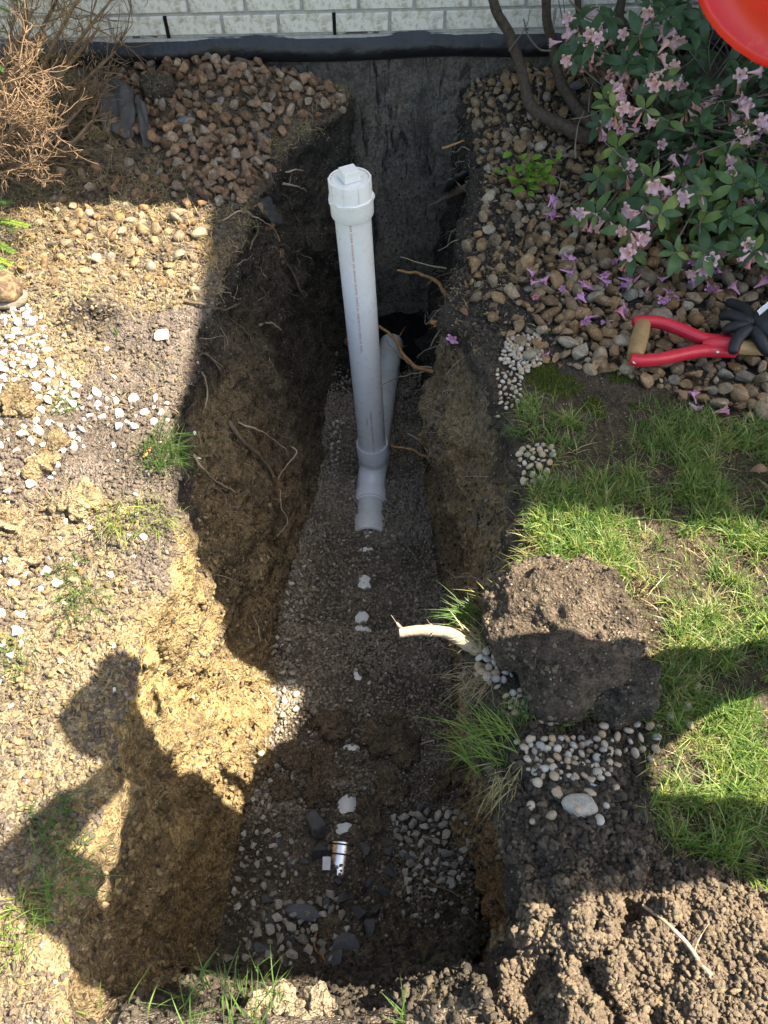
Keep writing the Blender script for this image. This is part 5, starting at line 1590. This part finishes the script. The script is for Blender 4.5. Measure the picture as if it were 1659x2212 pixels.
# fallen blossoms on the stones
FB = [(1135, 598), (1180, 465), (1195, 472), (1210, 485), (1170, 480), (1185, 610), (1165, 625), (1205, 600), (1150, 655), (1225, 590), (1245, 690), (1185, 768), (1225, 650), (1262, 672), (1285, 615), (1300, 610), (1245, 625), (1262, 700), (1330, 618), (1350, 640), (1342, 672), (1395, 638), (1415, 655), (1425, 640), (1440, 615), (1290, 700), (1280, 645), (1450, 660), (1490, 640), (1320, 710), (1345, 708), (1540, 595), (1560, 610), (1500, 590), (1520, 625), (1470, 600), (1575, 620), (1600, 590), (1380, 610), (1485, 878), (1520, 905), (1535, 900), (1500, 880), (1270, 640), (1310, 580), (1590, 655), (1620, 640), (1215, 560), (985, 735), (1555, 645)]
for i, (px, py) in enumerate(FB):
    p, n_ = hit(px, py)
    me = fl_open[i % 3] if i % 3 else fl_open[2]
    if i == 0:
        fallen_meshes = []
        for m0 in fl_open:
            m1 = m0.copy(); m1.materials.clear(); m1.materials.append(M['fallen'])
            for v in m1.vertices: v.co.x *= 1.0; v.co.y *= .55 + .2 * math.sin(v.co.z * 200)
            fallen_meshes.append(m1)
    o = bpy.data.objects.new('fallen_blossom', fallen_meshes[i % 3]); col.objects.link(o)
    o.location = p + Vector((0, 0, .030 if py < 720 else .014))
    o.rotation_euler = (random.uniform(.9, 2.2), random.uniform(-.4, .4), random.uniform(0, 6.28))
    s_ = random.uniform(.8, 1.2); o.scale = (s_, s_, s_)
    if px == 985: lb = 'single pink blossom caught on the dark soil of the right rim'
    elif py > 860: lb = 'pink blossom fallen at the lawn edge beside the pale rolled leaf'
    elif px == 1185 and py == 768: lb = 'pink blossom alone beside the white pebble patch'
    else: lb = 'fallen pink blossom lying on the landscape stones below the bush'
    tag(o, lb, 'blossom', 'fallen blossoms')

# seedling with bright leaves
sp, _ = hit(1150, 405); sp.z += .02
seedl = empty('leafy_seedling', sp)
tag(seedl, 'bright green leafy seedling growing in the stones by the right rim', 'plant')
sinv = seedl.matrix_basis.inverted()
ym = [leaf_mesh('leaf', M['young_leaf'], .045, .027, .06, .25, 6), leaf_mesh('leaf', M['young_leaf'], .034, .022, .05, .2, 6)]
stems = [(1105, 330, .16), (1150, 345, .15), (1205, 345, .14), (1085, 375, .09), (1180, 375, .10), (1140, 365, .12), (1195, 400, .06), (1120, 395, .07), (1160, 395, .08), (1105, 415, .04), (1140, 415, .04)]
for px, py, z in stems:
    e = at(px, py, z)
    q_ = catmull([sp + Vector((random.uniform(-.01, .01), 0, 0)), sp.lerp(e, .5) + Vector((0, 0, .02)), e], 5)
    mb = MB(); mb.tube(q_, [.0018] * 6 + [.001] * 5, 5); mb.build('stem', M['young_leaf'], seedl, True)
    for k in range(4):
        b_ = q_[-1 - k * 2 if k < 3 else 4]
        dq = Quaternion((0, 0, 1), random.uniform(0, 6.28)) @ Quaternion((0, 1, 0), random.uniform(-.6, .1)) @ Quaternion((1, 0, 0), random.uniform(-.5, .5))
        kid('leaf', ym[(k + 1) % 2 if k else 0], seedl, b_, dq, random.uniform(.7, 1.1), sinv)

# ================================================================== DRY EVERGREEN ON THE LEFT
shrub = empty('dry_evergreen_shrub', (-1.28, 2.72, 0))
tag(shrub, 'brown dried evergreen shrub against the house at upper left', 'shrub')
tw = MB(); nd_v, nd_f = [], []
def dry_twig(p, d_, L, r_, depth):
    n_ = 5
    q = [p]
    dd = d_.copy()
    for i in range(n_):
        dd = (dd + Vector((random.gauss(0, .16), random.gauss(0, .16), random.gauss(.03, .13)))).normalized()
        q.append(q[-1] + dd * L / n_)
    tw.tube(q, [r_ * (1 - .55 * i / n_) for i in range(n_ + 1)], 4)
    if depth > 0:
        for k in range(random.randint(3, 5)):
            i = random.randint(1, n_)
            s_ = (dd + Vector((random.gauss(0, .8), random.gauss(0, .8), random.gauss(0, .6)))).normalized()
            dry_twig(q[i], s_, L * random.uniform(.4, .65), r_ * .6, depth - 1)
BR = [((60, 330, 2.72), (180, 230, 2.80), (262, 85, 2.92)), ((70, 320, 2.70), (170, 190, 2.80), (250, 110, 2.90)), ((40, 330, 2.70), (120, 180, 2.75), (215, 60, 2.86)), ((50, 340, 2.66), (150, 260, 2.72), (215, 190, 2.80)), ((30, 330, 2.66), (110, 300, 2.62), (190, 215, 2.70)),
      ((20, 300, 2.70), (100, 130, 2.78), (170, -10, 2.85)), ((10, 300, 2.66), (70, 120, 2.72), (130, -20, 2.80)), ((60, 300, 2.74), (150, 120, 2.84), (240, 0, 2.94)), ((-30, 320, 2.6), (30, 180, 2.60), (60, 20, 2.66)), ((50, 350, 2.60), (130, 330, 2.55), (200, 260, 2.62)), ((-20, 360, 2.5), (40, 260, 2.48), (100, 180, 2.5)), ((0, 380, 2.45), (50, 360, 2.40), (110, 330, 2.4)), ((-40, 250, 2.5), (20, 120, 2.5), (60, 60, 2.52))]
for i, (a, b_, c_) in enumerate(BR):
    pts = [aty(*q) for q in (a, b_, c_)]
    base = Vector((-1.28 + random.uniform(-.05, .05), 2.72 + random.uniform(-.06, .06), -.02))
    trunk([base, pts[0], pts[1], pts[2]], .013, .004, M['twig_dry'] if i > 7 else M['bark'] if i % 3 == 0 else M['twig_dry'], shrub, 'branch', 7)
    q = catmull([base, pts[0], pts[1], pts[2]], 6)
    for k in range(14):
        j = random.randint(5, len(q) - 1)
        d_ = (q[j] - q[j - 1]).normalized()
        s_ = (d_ + Vector((random.gauss(0, .55), random.gauss(-.1, .5), random.gauss(0, .5)))).normalized()
        dry_twig(q[j], s_, random.uniform(.07, .16), .0026, 1)
for k in range(85):                                        # sunlit tangle low at the left edge
    p = aty(random.uniform(-40, 90), random.uniform(140, 400), random.uniform(2.12, 2.42))
    if p.z < .01: p.z = random.uniform(.01, .05)
    dry_twig(p, Vector((random.gauss(.5, .6), random.gauss(-.3, .5), random.gauss(.25, .5))).normalized(), random.uniform(.06, .13), .0024, 2)
o = tw.build('twigs', M['twig_dry'], shrub, True); o['kind'] = 'stuff'
# dry needle sprays near the top left
for k in range(4200):
    p = aty(random.gauss(70, 85), random.gauss(50, 85), random.uniform(2.45, 2.9))
    if p.z < .03 or p.y > wall_y(p.x) - .02: continue
    blade(nd_v, nd_f, p, Vector((random.gauss(.2, .8), random.gauss(-.2, .8), 0)), random.uniform(.016, .03), .0017, .5, 2, random.uniform(-1, 1), random.uniform(-.3, .9))
o = obj('dry_needles', nd_v, nd_f, M['needle_dry'], shrub, True); o['kind'] = 'stuff'
# green sprays of the living yew at the left edge
yew = empty('green_yew_sprig', at(0, 520, 0))
tag(yew, 'green yew branch with flat bright-tipped needles at the left edge', 'shrub')
SPR = [((-60, 470, .06), (35, 500, .12)), ((-60, 520, .05), (30, 545, .09)), ((-60, 450, .08), (20, 440, .14)), ((-70, 560, .04), (25, 570, .06)), ((-50, 490, .10), (60, 488, .13)), ((-80, 430, .1), (0, 470, .16)), ((-60, 540, .08), (10, 590, .05)), ((-100, 10, .55), (20, 25, .55)), ((-100, 60, .55), (10, 70, .50)), ((-90, 110, .5), (5, 150, .45)), ((-60, -30, .55), (40, 5, .56))]
for a, b_ in SPR:
    p0, p1 = at(*a), at(*b_)
    q = catmull([p0, p0.lerp(p1, .5) + Vector((0, 0, .02)), p1], 12)
    mb = MB(); mb.tube(q, [.0025 - .0016 * i / len(q) for i in range(len(q))], 5); br = mb.build('twig', M['bark'], yew, True)
    v, f = [], []
    for i in range(2, len(q)):
        d_ = (q[i] - q[i - 1]).normalized()
        s_ = d_.cross(Vector((0, 0, 1))).normalized()
        for sg in (-1, 1):
            for rep in (0, .5):
                L = .024 * (1 - .45 * (i / len(q)) ** 3) * random.uniform(.85, 1.1)
                b0 = q[i] - (q[i] - q[i - 1]) * rep
                e = b0 + (s_ * sg * .85 + d_ * .55 + Vector((0, 0, random.uniform(-.1, .15)))).normalized() * L
                w = d_ * .0013
                o_ = len(v)
                v += [b0 + w, b0 - w, (b0 + e) / 2 - w + Vector((0, 0, .001)), (b0 + e) / 2 + w + Vector((0, 0, .001)), e]
                f += [(o_, o_ + 1, o_ + 2, o_ + 3), (o_ + 3, o_ + 2, o_ + 4)]
    obj('needles', v, f, M['needle_green'], br, False)

# ================================================================== LANDSCAPE FABRIC
t = NT('landscape_fabric'); c = t.coord()
n1 = t.noise(c, 300, 3, .7); n2 = t.noise(c, 14, 4, .6)
M['fabric'] = t.fin(t.mix(1.0, t.ramp(n2, [(0.3, (.050, .049, .048)), (0.7, (.105, .102, .098))]), t.ramp(n1, [(0.3, .75), (0.7, 1.2)]), 'MULTIPLY'), .95, t.bump(n1, .3, .002), .15)
def cloth(name, cs, label, amp=.012, nx=22, ny=22, seed=0, fold=3.0, mat=None):
    """a draped sheet through four corner points (each a world point)"""
    a, b_, c_, d_ = [Vector(q) for q in cs]
    nrm_ = (b_ - a).cross(d_ - a).normalized()
    v, f = [], []
    for layer in (0, 1):
        for j in range(ny + 1):
            for i in range(nx + 1):
                u, w = i / nx, j / ny
                e = 1 + .10 * mnoise.noise((u * 3 + seed, w * 3, 2))
                p = (a * (1 - u) + b_ * u) * (1 - w) + (d_ * (1 - u) + c_ * u) * w
                p = p + nrm_ * (amp * math.sin((u * fold + .3 * math.sin(w * 4 + seed)) * 6.28) * (.4 + .6 * w) + amp * 1.2 * mnoise.noise((u * 5 + seed, w * 5, seed))) + (b_ - a) * .06 * mnoise.noise((w * 6, seed, 1)) + (d_ - a) * .08 * mnoise.noise((u * 6, seed, 7))
                v.append(p - nrm_ * .0012 * layer)
    n_ = (nx + 1) * (ny + 1)
    for j in range(ny):
        for i in range(nx):
            q = j * (nx + 1) + i
            f.append((q, q + 1, q + nx + 2, q + nx + 1)); f.append((n_ + q + nx + 1, n_ + q + nx + 2, n_ + q + 1, n_ + q))
    rim = [i for i in range(nx + 1)] + [(nx + 1) * j + nx for j in range(1, ny + 1)] + [(nx + 1) * ny + i for i in range(nx - 1, -1, -1)] + [(nx + 1) * j for j in range(ny - 1, 0, -1)]
    for i in range(len(rim)):
        p, q = rim[i], rim[(i + 1) % len(rim)]
        f.append((p, q, n_ + q, n_ + p))
    return tag(obj(name, v, f, mat or M['fabric'], None, True), label, 'fabric')
def lifted(px, py, h):
    p, n_ = hit(px, py); return p + Vector((0, 0, h))
cloth('landscape_fabric', [lifted(228, 205, .075), lifted(300, 228, .07), lifted(292, 315, .02), lifted(222, 292, .02)], 'grey landscape fabric scrap folded upright beside the stone heap', .010, seed=3, fold=1.5)
cloth('landscape_fabric', [lifted(300, 235, .06), lifted(322, 255, .05), lifted(332, 330, .015), lifted(312, 325, .015)], 'narrow torn fabric strip hanging beside the larger grey scrap', .006, seed=8, fold=1.0, nx=8)
cloth('landscape_fabric', [onw(545, 282, .012), onw(590, 300, .02), onw(612, 395, .03), onw(580, 400, .015)], 'dark fabric edge draped over the left rim below the stone heap', .010, seed=5, fold=1.2)
cloth('landscape_fabric', [onw(485, 432, .015), onw(565, 420, .02), onw(605, 480, .03), onw(520, 465, .02)], 'crumpled dark fabric flap lying on the left rim', .014, seed=12, fold=1.6)
cloth('landscape_fabric', [onw(1010, 365, .02), onw(1045, 362, .01), onw(975, 425, .03), onw(945, 430, .03)], 'pointed grey fabric tail hanging from the right rim by the foundation', .008, seed=15, fold=.8)

# ================================================================== SHOVEL, GLOVES, BOOT
M['red_paint'] = m_plain('red_enamel', (.55, .022, .045), .32, .5, .12, 60, .15, .002)
t = NT('ash_wood'); c = t.coord('Object')
mp = t.n('Mapping'); mp.inputs['Scale'].default_value = (2.0, 22, 22); t.l(c, mp.inputs[0])
n1 = t.noise(mp.outputs[0], 12, 5, .6)
M['wood'] = t.fin(t.ramp(n1, [(0.3, (.30, .18, .075)), (0.6, (.47, .31, .145)), (0.8, (.56, .40, .21))]), .5, t.bump(n1, .2, .002))
t = NT('grip_wood'); n1 = t.noise(t.coord(), 55, 5, .7, .8)
M['grip'] = t.fin(t.ramp(n1, [(0.3, (.22, .13, .055)), (0.7, (.36, .235, .11))]), .55, t.bump(n1, .2, .002))
M['rivet'] = m_plain('steel_rivet', (.55, .54, .52), .35, .5, .1, 60, 0, .001, 1.0)
M['blade_steel'] = m_plain('blade_steel', (.25, .25, .25), .45, .5, .3, 30, .2, .002, .9)
ZS = .062
shovel = empty('d_handle_shovel', at(1585, 748, ZS))
tag(shovel, 'shovel with red D-shaped grip and wooden shaft lying on the stones', 'shovel')
ga, gb = at(1389, 700, ZS), at(1371, 772, ZS)
gax = (gb - ga).normalized()
mb = MB()
MG = axis_matrix(ga, gb - ga); GL = (gb - ga).length
mb.lathe([(.0, .001), (.0205, .002), (.0225, GL * .2), (.0235, GL * .5), (.0225, GL * .8), (.0205, GL - .002), (.0, GL - .001)], MG, 28)
mb.build('grip', M['grip'], shovel, True, 50)
def arm(pts, name):
    q = catmull([at(a, b_, ZS) for a, b_ in pts], 8)
    v, f = [], []
    n_ = len(q)
    for i, p in enumerate(q):
        d_ = (q[min(i + 1, n_ - 1)] - q[max(i - 1, 0)]).normalized()
        s_ = Vector((0, 0, 1)); o_ = d_.cross(s_).normalized()
        t_ = i / (n_ - 1)
        hw = .0130 + .003 * math.sin(t_ * math.pi); th = .0145 + .002 * t_
        for k in range(12):
            a = 6.283 * k / 12
            ca_, sa_ = math.cos(a), math.sin(a)
            v.append(p + s_ * hw * (abs(sa_) ** .6) * (1 if sa_ >= 0 else -1) + o_ * th * (abs(ca_) ** .6) * (1 if ca_ >= 0 else -1))
    for i in range(n_ - 1):
        for k in range(12):
            k2 = (k + 1) % 12
            f.append((i * 12 + k, i * 12 + k2, (i + 1) * 12 + k2, (i + 1) * 12 + k))
    f.append(tuple(range(11, -1, -1))); f.append(tuple((n_ - 1) * 12 + k for k in range(12)))
    return obj(name, v, f, M['red_paint'], shovel, True)
arm([(1370, 697), (1392, 694), (1430, 698), (1475, 714), (1515, 731), (1552, 736), (1588, 736)], 'fork_arm')
arm([(1362, 776), (1385, 779), (1430, 775), (1480, 764), (1520, 758), (1552, 758), (1588, 760)], 'fork_arm')
sa, sb = at(1515, 746, ZS), at(1592, 749, ZS)
sdir = (sb - sa).normalized()
mb = MB(); mb.lathe([(.010, 0), (.0225, .02), (.0255, (sb - sa).length), (.0205, (sb - sa).length + .0005)], axis_matrix(sa, sdir), 28); sock = mb.build('socket', M['red_paint'], shovel, True, 40)
for px in (1550, 1578):
    p = at(px, 760, ZS + .021)
    mb = MB(); mb.lathe([(.0, .0028), (.0028, .0024), (.0046, .001), (.0048, -.004)], axis_matrix(p, (0, -.35, 1)), 16); mb.build('rivet', M['rivet'], sock, True)
p = at(1371, 781, ZS + .004)
mb = MB(); mb.lathe([(.0, .001), (.0025, .001), (.003, .0025), (.0062, .0022), (.0066, -.006)], axis_matrix(p, (0, -.75, .6)), 18); mb.build('rivet', M['rivet'], shovel, True)
se = sb + sdir * .62
shaft_me = MB(); shaft_me.lathe([(.0205, 0), (.0208, .3), (.0208, .62)], axis_matrix((0, 0, 0), (1, 0, 0), (0, 0, 1)), 28)
sh_o = shaft_me.build('shaft', M['wood'], shovel, True)
sh_o.matrix_parent_inverse = shovel.matrix_basis.inverted()
sh_o.location = sb; sh_o.rotation_mode = 'QUATERNION'; sh_o.rotation_quaternion = Vector((1, 0, 0)).rotation_difference(sdir)
v, f = [], []
for i in range(13):
    t_ = i / 12
    w = .10 * (1 if t_ < .6 else math.cos((t_ - .6) / .4 * 1.5)) + .004
    for k in range(9):
        u = k / 4 - 1
        v.append(se + sdir * (t_ * .27 - .02) + Vector((0, 1, 0)) * u * w + Vector((0, 0, .02 * u * u - .03 * t_ - .01)))
for i in range(12):
    for k in range(8):
        q = i * 9 + k; f.append((q, q + 1, q + 10, q + 9))
bl = obj('blade', v, f, M['blade_steel'], shovel, True)
sd = bl.modifiers.new('thick', 'SOLIDIFY'); sd.thickness = .003

M['glove'] = m_plain('black_glove', (.012, .014, .018), .55, .4, .4, 40, .5, .004)
def skin_obj(name, verts, edges, radii, mat, parent=None, sub=2, root=0):
    me = bpy.data.meshes.new(name)
    me.from_pydata([tuple(v) for v in verts], edges, [])
    o = bpy.data.objects.new(name, me); col.objects.link(o)
    md = o.modifiers.new('skin', 'SKIN'); md.use_smooth_shade = True
    for i, r_ in enumerate(radii):
        sv = me.skin_vertices[0].data[i]
        sv.radius = (r_, r_) if not hasattr(r_, '__len__') else r_
        sv.use_root = (i == root)
    s_ = o.modifiers.new('sub', 'SUBSURF'); s_.levels = sub; s_.render_levels = sub
    bpy.context.view_layer.update()
    m2 = bpy.data.meshes.new_from_object(o.evaluated_get(bpy.context.evaluated_depsgraph_get()))
    bpy.data.objects.remove(o)
    m2.name = name
    m2.materials.clear()
    m2.polygons.foreach_set('use_smooth', [True] * len(m2.polygons))
    return link(name, m2, mat, parent)
def glove(name, palm, wrist, fingers, label, r_palm=.056):
    """palm and wrist points, each finger a list of points; flattened limp glove"""
    g = empty(name, palm)
    tag(g, label, 'glove')
    v = [palm, palm.lerp(wrist, .5), wrist, wrist + (wrist - palm) * .45]
    o = skin_obj('palm', v, [(0, 1), (1, 2), (2, 3)], [(r_palm, r_palm * .55), (r_palm * 1.1, r_palm * .6), (r_palm, r_palm * .6), (r_palm * 1.1, r_palm * .55)], M['glove'], g)
    for fpts in fingers:
        n_ = len(fpts)
        skin_obj('finger', fpts, [(i, i + 1) for i in range(n_ - 1)], [.0195 - .006 * i / n_ for i in range(n_)], M['glove'], g, 1)
    return g
zg = .105
gp = at(1622, 706, zg)
glove('work_glove', gp, at(1735, 690, zg), [
    [gp, at(1600, 722, zg), at(1588, 742, zg - .005), at(1582, 766, zg - .02)],
    [gp, at(1592, 706, zg + .002), at(1574, 708, zg - .01), at(1562, 720, zg - .03)],
    [gp, at(1592, 684, zg), at(1570, 678, zg - .01), at(1552, 688, zg - .03)],
    [gp, at(1612, 670, zg - .005), at(1586, 656, zg - .02), at(1566, 652, zg - .03)],
    [gp, at(1645, 738, zg - .005), at(1655, 758, zg - .02), at(1672, 768, zg - .035)]], 'limp black work glove draped over the shovel shaft at the right edge')
cloth('glove_tag', [at(1635, 672, .13), at(1668, 645, .13), at(1672, 655, .132), at(1640, 682, .132)], 'narrow white tag on the black glove at the right edge', .001, 6, 4, 21, .5, M['paper'])

t = NT('muddy_leather'); n1 = t.noise(t.coord(), 28, 6, .7, .6); n2 = t.noise(t.coord(), 120, 4, .7)
M['leather'] = t.fin(t.mix(t.ramp(n1, [(0.42, 0.0), (0.6, 1.0)]), (.065, .042, .03), t.ramp(n2, [(0.3, (.20, .13, .065)), (0.7, (.30, .21, .12))])), .85, t.bump(n1, .8, .006), .25)
M['sole'] = m_plain('boot_sole', (.16, .135, .105), .9, .2, .6, 40, .8, .006)
boot = empty('work_boot', (-1.20, 1.99, 0))
tag(boot, 'muddy brown leather work boot at the left edge above white stones', 'boot')
btip = at(44, 640, .04)
bdir = Vector((.93, -.36, 0)).normalized(); bs = Vector((-bdir.y, bdir.x, 0))
gzb = gz(btip.x - .03, btip.y)[0] + .004
def boot_loft(secs, name, mat):
    v, f = [], []
    for (s, w, z0, z1) in secs:
        for k in range(16):
            a = 6.283 * k / 16
            ca_, sa_ = math.cos(a), math.sin(a)
            y = w * math.copysign(abs(ca_) ** .75, ca_); zz_ = (z0 + z1) / 2 + (z1 - z0) / 2 * math.copysign(abs(sa_) ** .75, sa_)
            q = btip - bdir * s + bs * y; v.append((q.x, q.y, gzb + zz_))
    n_ = len(secs)
    for i in range(n_ - 1):
        for k in range(16):
            k2 = (k + 1) % 16
            f.append((i * 16 + k, i * 16 + k2, (i + 1) * 16 + k2, (i + 1) * 16 + k))
    f.append(tuple(range(15, -1, -1))); f.append(tuple((n_ - 1) * 16 + k for k in range(16)))
    return obj(name, v, f, mat, boot, True)
boot_loft([(.006, .020, .02, .045), (.018, .036, .018, .062), (.045, .047, .018, .074), (.09, .050, .018, .085), (.14, .045, .018, .105), (.19, .042, .018, .15), (.23, .040, .018, .20), (.275, .036, .018, .20), (.292, .028, .02, .19)], 'upper', M['leather'])
boot_loft([(-.004, .020, 0, .022), (.012, .040, 0, .024), (.045, .052, 0, .024), (.10, .053, 0, .024), (.16, .044, 0, .024), (.22, .042, 0, .028), (.29, .036, 0, .028), (.305, .022, 0, .026)], 'sole', M['sole'])

# ================================================================== WORKER LEANING IN FROM THE RIGHT
M['skin'] = m_plain('skin', (.42, .24, .16), .55, .4, .1, 30)
M['shirt'] = m_plain('work_shirt', (.030, .036, .048), .92, .2, .35, 9, .8, .03)
M['jeans'] = m_plain('work_trousers', (.115, .085, .052), .92, .2, .35, 12, .8, .02)
t = NT('red_hard_hat'); n1 = t.noise(t.coord(), 30, 5, .7, .5); n2 = t.noise(t.coord(), 90, 4, .75, 1.2)
k = t.mix(t.ramp(n1, [(0.60, 0.0), (0.72, .5)]), (.72, .010, .008), (.80, .14, .09))
k = t.mix(t.ramp(n2, [(0.70, 0.0), (0.76, .7)]), k, (.25, .06, .03))
M['hat'] = t.fin(k, .30, None, .5)
M['hair'] = m_plain('dark_hair', (.03, .02, .015), .8)
worker = empty('person', (1.12, .50, 0))
tag(worker, 'worker in red hard hat bending over the trench from the right', 'person')
V_ = dict(pel=(.98, .52, .92), wst=(.84, .52, 1.03), chs=(.63, .52, 1.11), shc=(.52, .52, 1.15), nek=(.455, .60, 1.17), hd0=(.43, .69, 1.18), hd1=(.405, .755, 1.185),
          hipl=(1.02, .63, .88), knl=(.98, .72, .48), anl=(1.12, .74, .09), hipr=(1.02, .42, .88), knr=(1.00, .40, .48), anr=(1.14, .40, .09),
          sl=(.56, .69, 1.10), el=(.76, .73, .97), wl=(.95, .71, .74), sr=(.46, .28, 1.15), er=(.29, .44, 1.37), wr=(.47, .62, 1.35), tol=(1.00, .76, .045), tor=(1.02, .39, .045))
names = list(V_)
ix = {n_: i for i, n_ in enumerate(names)}
E_ = [('pel', 'wst'), ('wst', 'chs'), ('chs', 'shc'), ('shc', 'nek'), ('nek', 'hd0'), ('hd0', 'hd1'), ('pel', 'hipl'), ('hipl', 'knl'), ('knl', 'anl'), ('pel', 'hipr'), ('hipr', 'knr'), ('knr', 'anr'), ('shc', 'sl'), ('sl', 'el'), ('el', 'wl'), ('shc', 'sr'), ('sr', 'er'), ('er', 'wr'), ('anl', 'tol'), ('anr', 'tor')]
rad = dict(pel=.14, wst=.20, chs=.215, shc=.17, nek=.085, hd0=.078, hd1=.085, hipl=.095, knl=.062, anl=.046, hipr=.095, knr=.062, anr=.046, sl=.10, el=.085, wl=.036, sr=.088, er=.052, wr=.034, tol=.038, tor=.038)
body = skin_obj('body', [V_[n_] for n_ in names], [(ix[a], ix[b_]) for a, b_ in E_], [rad[n_] for n_ in names], M['shirt'], worker, 3, 0)
bm_ = body.data
bc = np.array([v.co[:] for v in bm_.vertices]); bnr = np.array([v.normal[:] for v in bm_.vertices])
fold_ = .010 * fbm(bc * np.array([9, 14, 9]), 3, 990) + .006 * np.sin((bc[:, 0] * 38 + bc[:, 2] * 30 + 4 * vnoise(bc * 6, 991)))
head_ = sm(.60, .68, bc[:, 1]) * (bc[:, 0] < .50)
bc = bc + bnr * (fold_ * (1 - head_))[:, None]
for v, q in zip(bm_.vertices, bc): v.co = q
bm_.materials.append(M['jeans']); bm_.materials.append(M['skin']); bm_.materials.append(M['sole'])
for pl in bm_.polygons:
    c_ = pl.center
    if .62 < c_.y and c_.z < 1.29 and c_.x < .50: pl.material_index = 2
    elif c_.z < .10: pl.material_index = 3
    elif c_.x > .86 and c_.y < .80: pl.material_index = 1
for w_, e_ in (('wl', 'el'), ('wr', 'er')):
    w0, e0 = Vector(V_[w_]), Vector(V_[e_])
    d_ = (w0 - e0).normalized()
    s_ = d_.cross(Vector((0, 0, 1))).normalized(); u_ = s_.cross(d_)
    pal = w0 + d_ * .05
    hv = [w0 - d_ * .01, pal, pal + d_ * .035]
    he = [(0, 1), (1, 2)]; hr = [.026, (.036, .020), (.036, .018)]
    for k in range(4):
        b0 = len(hv); o0 = pal + d_ * .04 + s_ * (k - 1.5) * .019
        L = (.058, .068, .064, .05)[k]
        hv += [o0, o0 + d_ * L * .5 - u_ * .006, o0 + d_ * L * .85 - u_ * .022]
        he += [(2, b0), (b0, b0 + 1), (b0 + 1, b0 + 2)]; hr += [.0095, .0085, .007]
    b0 = len(hv)
    hv += [pal + s_ * -.036, pal + s_ * -.055 + d_ * .03, pal + s_ * -.055 + d_ * .055]
    he += [(1, b0), (b0, b0 + 1), (b0 + 1, b0 + 2)]; hr += [.012, .010, .008]
    skin_obj('hand', hv, he, hr, M['skin'], worker, 1)
hc = Vector((0, 0, CAM_H)) + ray(1870, -165) * .60
hup = (Vector((0, 0, .75)) - ray(1770, -70).normalized() * .75).normalized(); hfw = Vector((-.70, .55, -.45)); hfw = (hfw - hup * hfw.dot(hup)).normalized()
MHt = axis_matrix(hc, hup, hfw)
v, f = [], []
prof = [(1.22, -.022), (1.26, -.016), (1.20, -.012), (1.03, -.006), (1.0, .03), (.93, .062), (.78, .092), (.55, .112), (.28, .123), (.06, .126)]
n_ = 40
for r_, z in prof:
    for k in range(n_):
        a = 6.283 * k / n_
        brim = 1
        ridge = .006 * max(0, 1 - abs(math.sin(a)) * 5) if r_ < 1 else 0
        v.append(MHt @ Vector((.100 * r_ * brim * math.cos(a), .092 * r_ * math.sin(a), z + ridge)))
for i in range(len(prof) - 1):
    for k in range(n_):
        k2 = (k + 1) % n_
        f.append((i * n_ + k, i * n_ + k2, (i + 1) * n_ + k2, (i + 1) * n_ + k))
f.append(tuple((len(prof) - 1) * n_ + k for k in range(n_)))
obj('hard_hat', v, f, M['hat'], worker, True)
face = Vector(V_['hd1'])
for sg in (-1, 1):
    sx_ = hup.cross(hfw).normalized() * sg
    mb = MB(); mb.tube([face + sx_ * .066 + Vector((.02, .03, -.03)), face + sx_ * .072 + Vector((.03, .03, -.04)), face + sx_ * .066 + Vector((.03, .03, -.06))], [.012, .016, .008], 8); mb.build('ear', M['skin'], worker, True)
mb = MB(); fdn = Vector((.05, .5, -.86)).normalized(); mb.tube([face + fdn * .07, face + fdn * .095 + Vector((0, .01, 0)), face + fdn * .085 + Vector((0, .03, 0))], [.008, .013, .008], 8); mb.build('nose', M['skin'], worker, True)
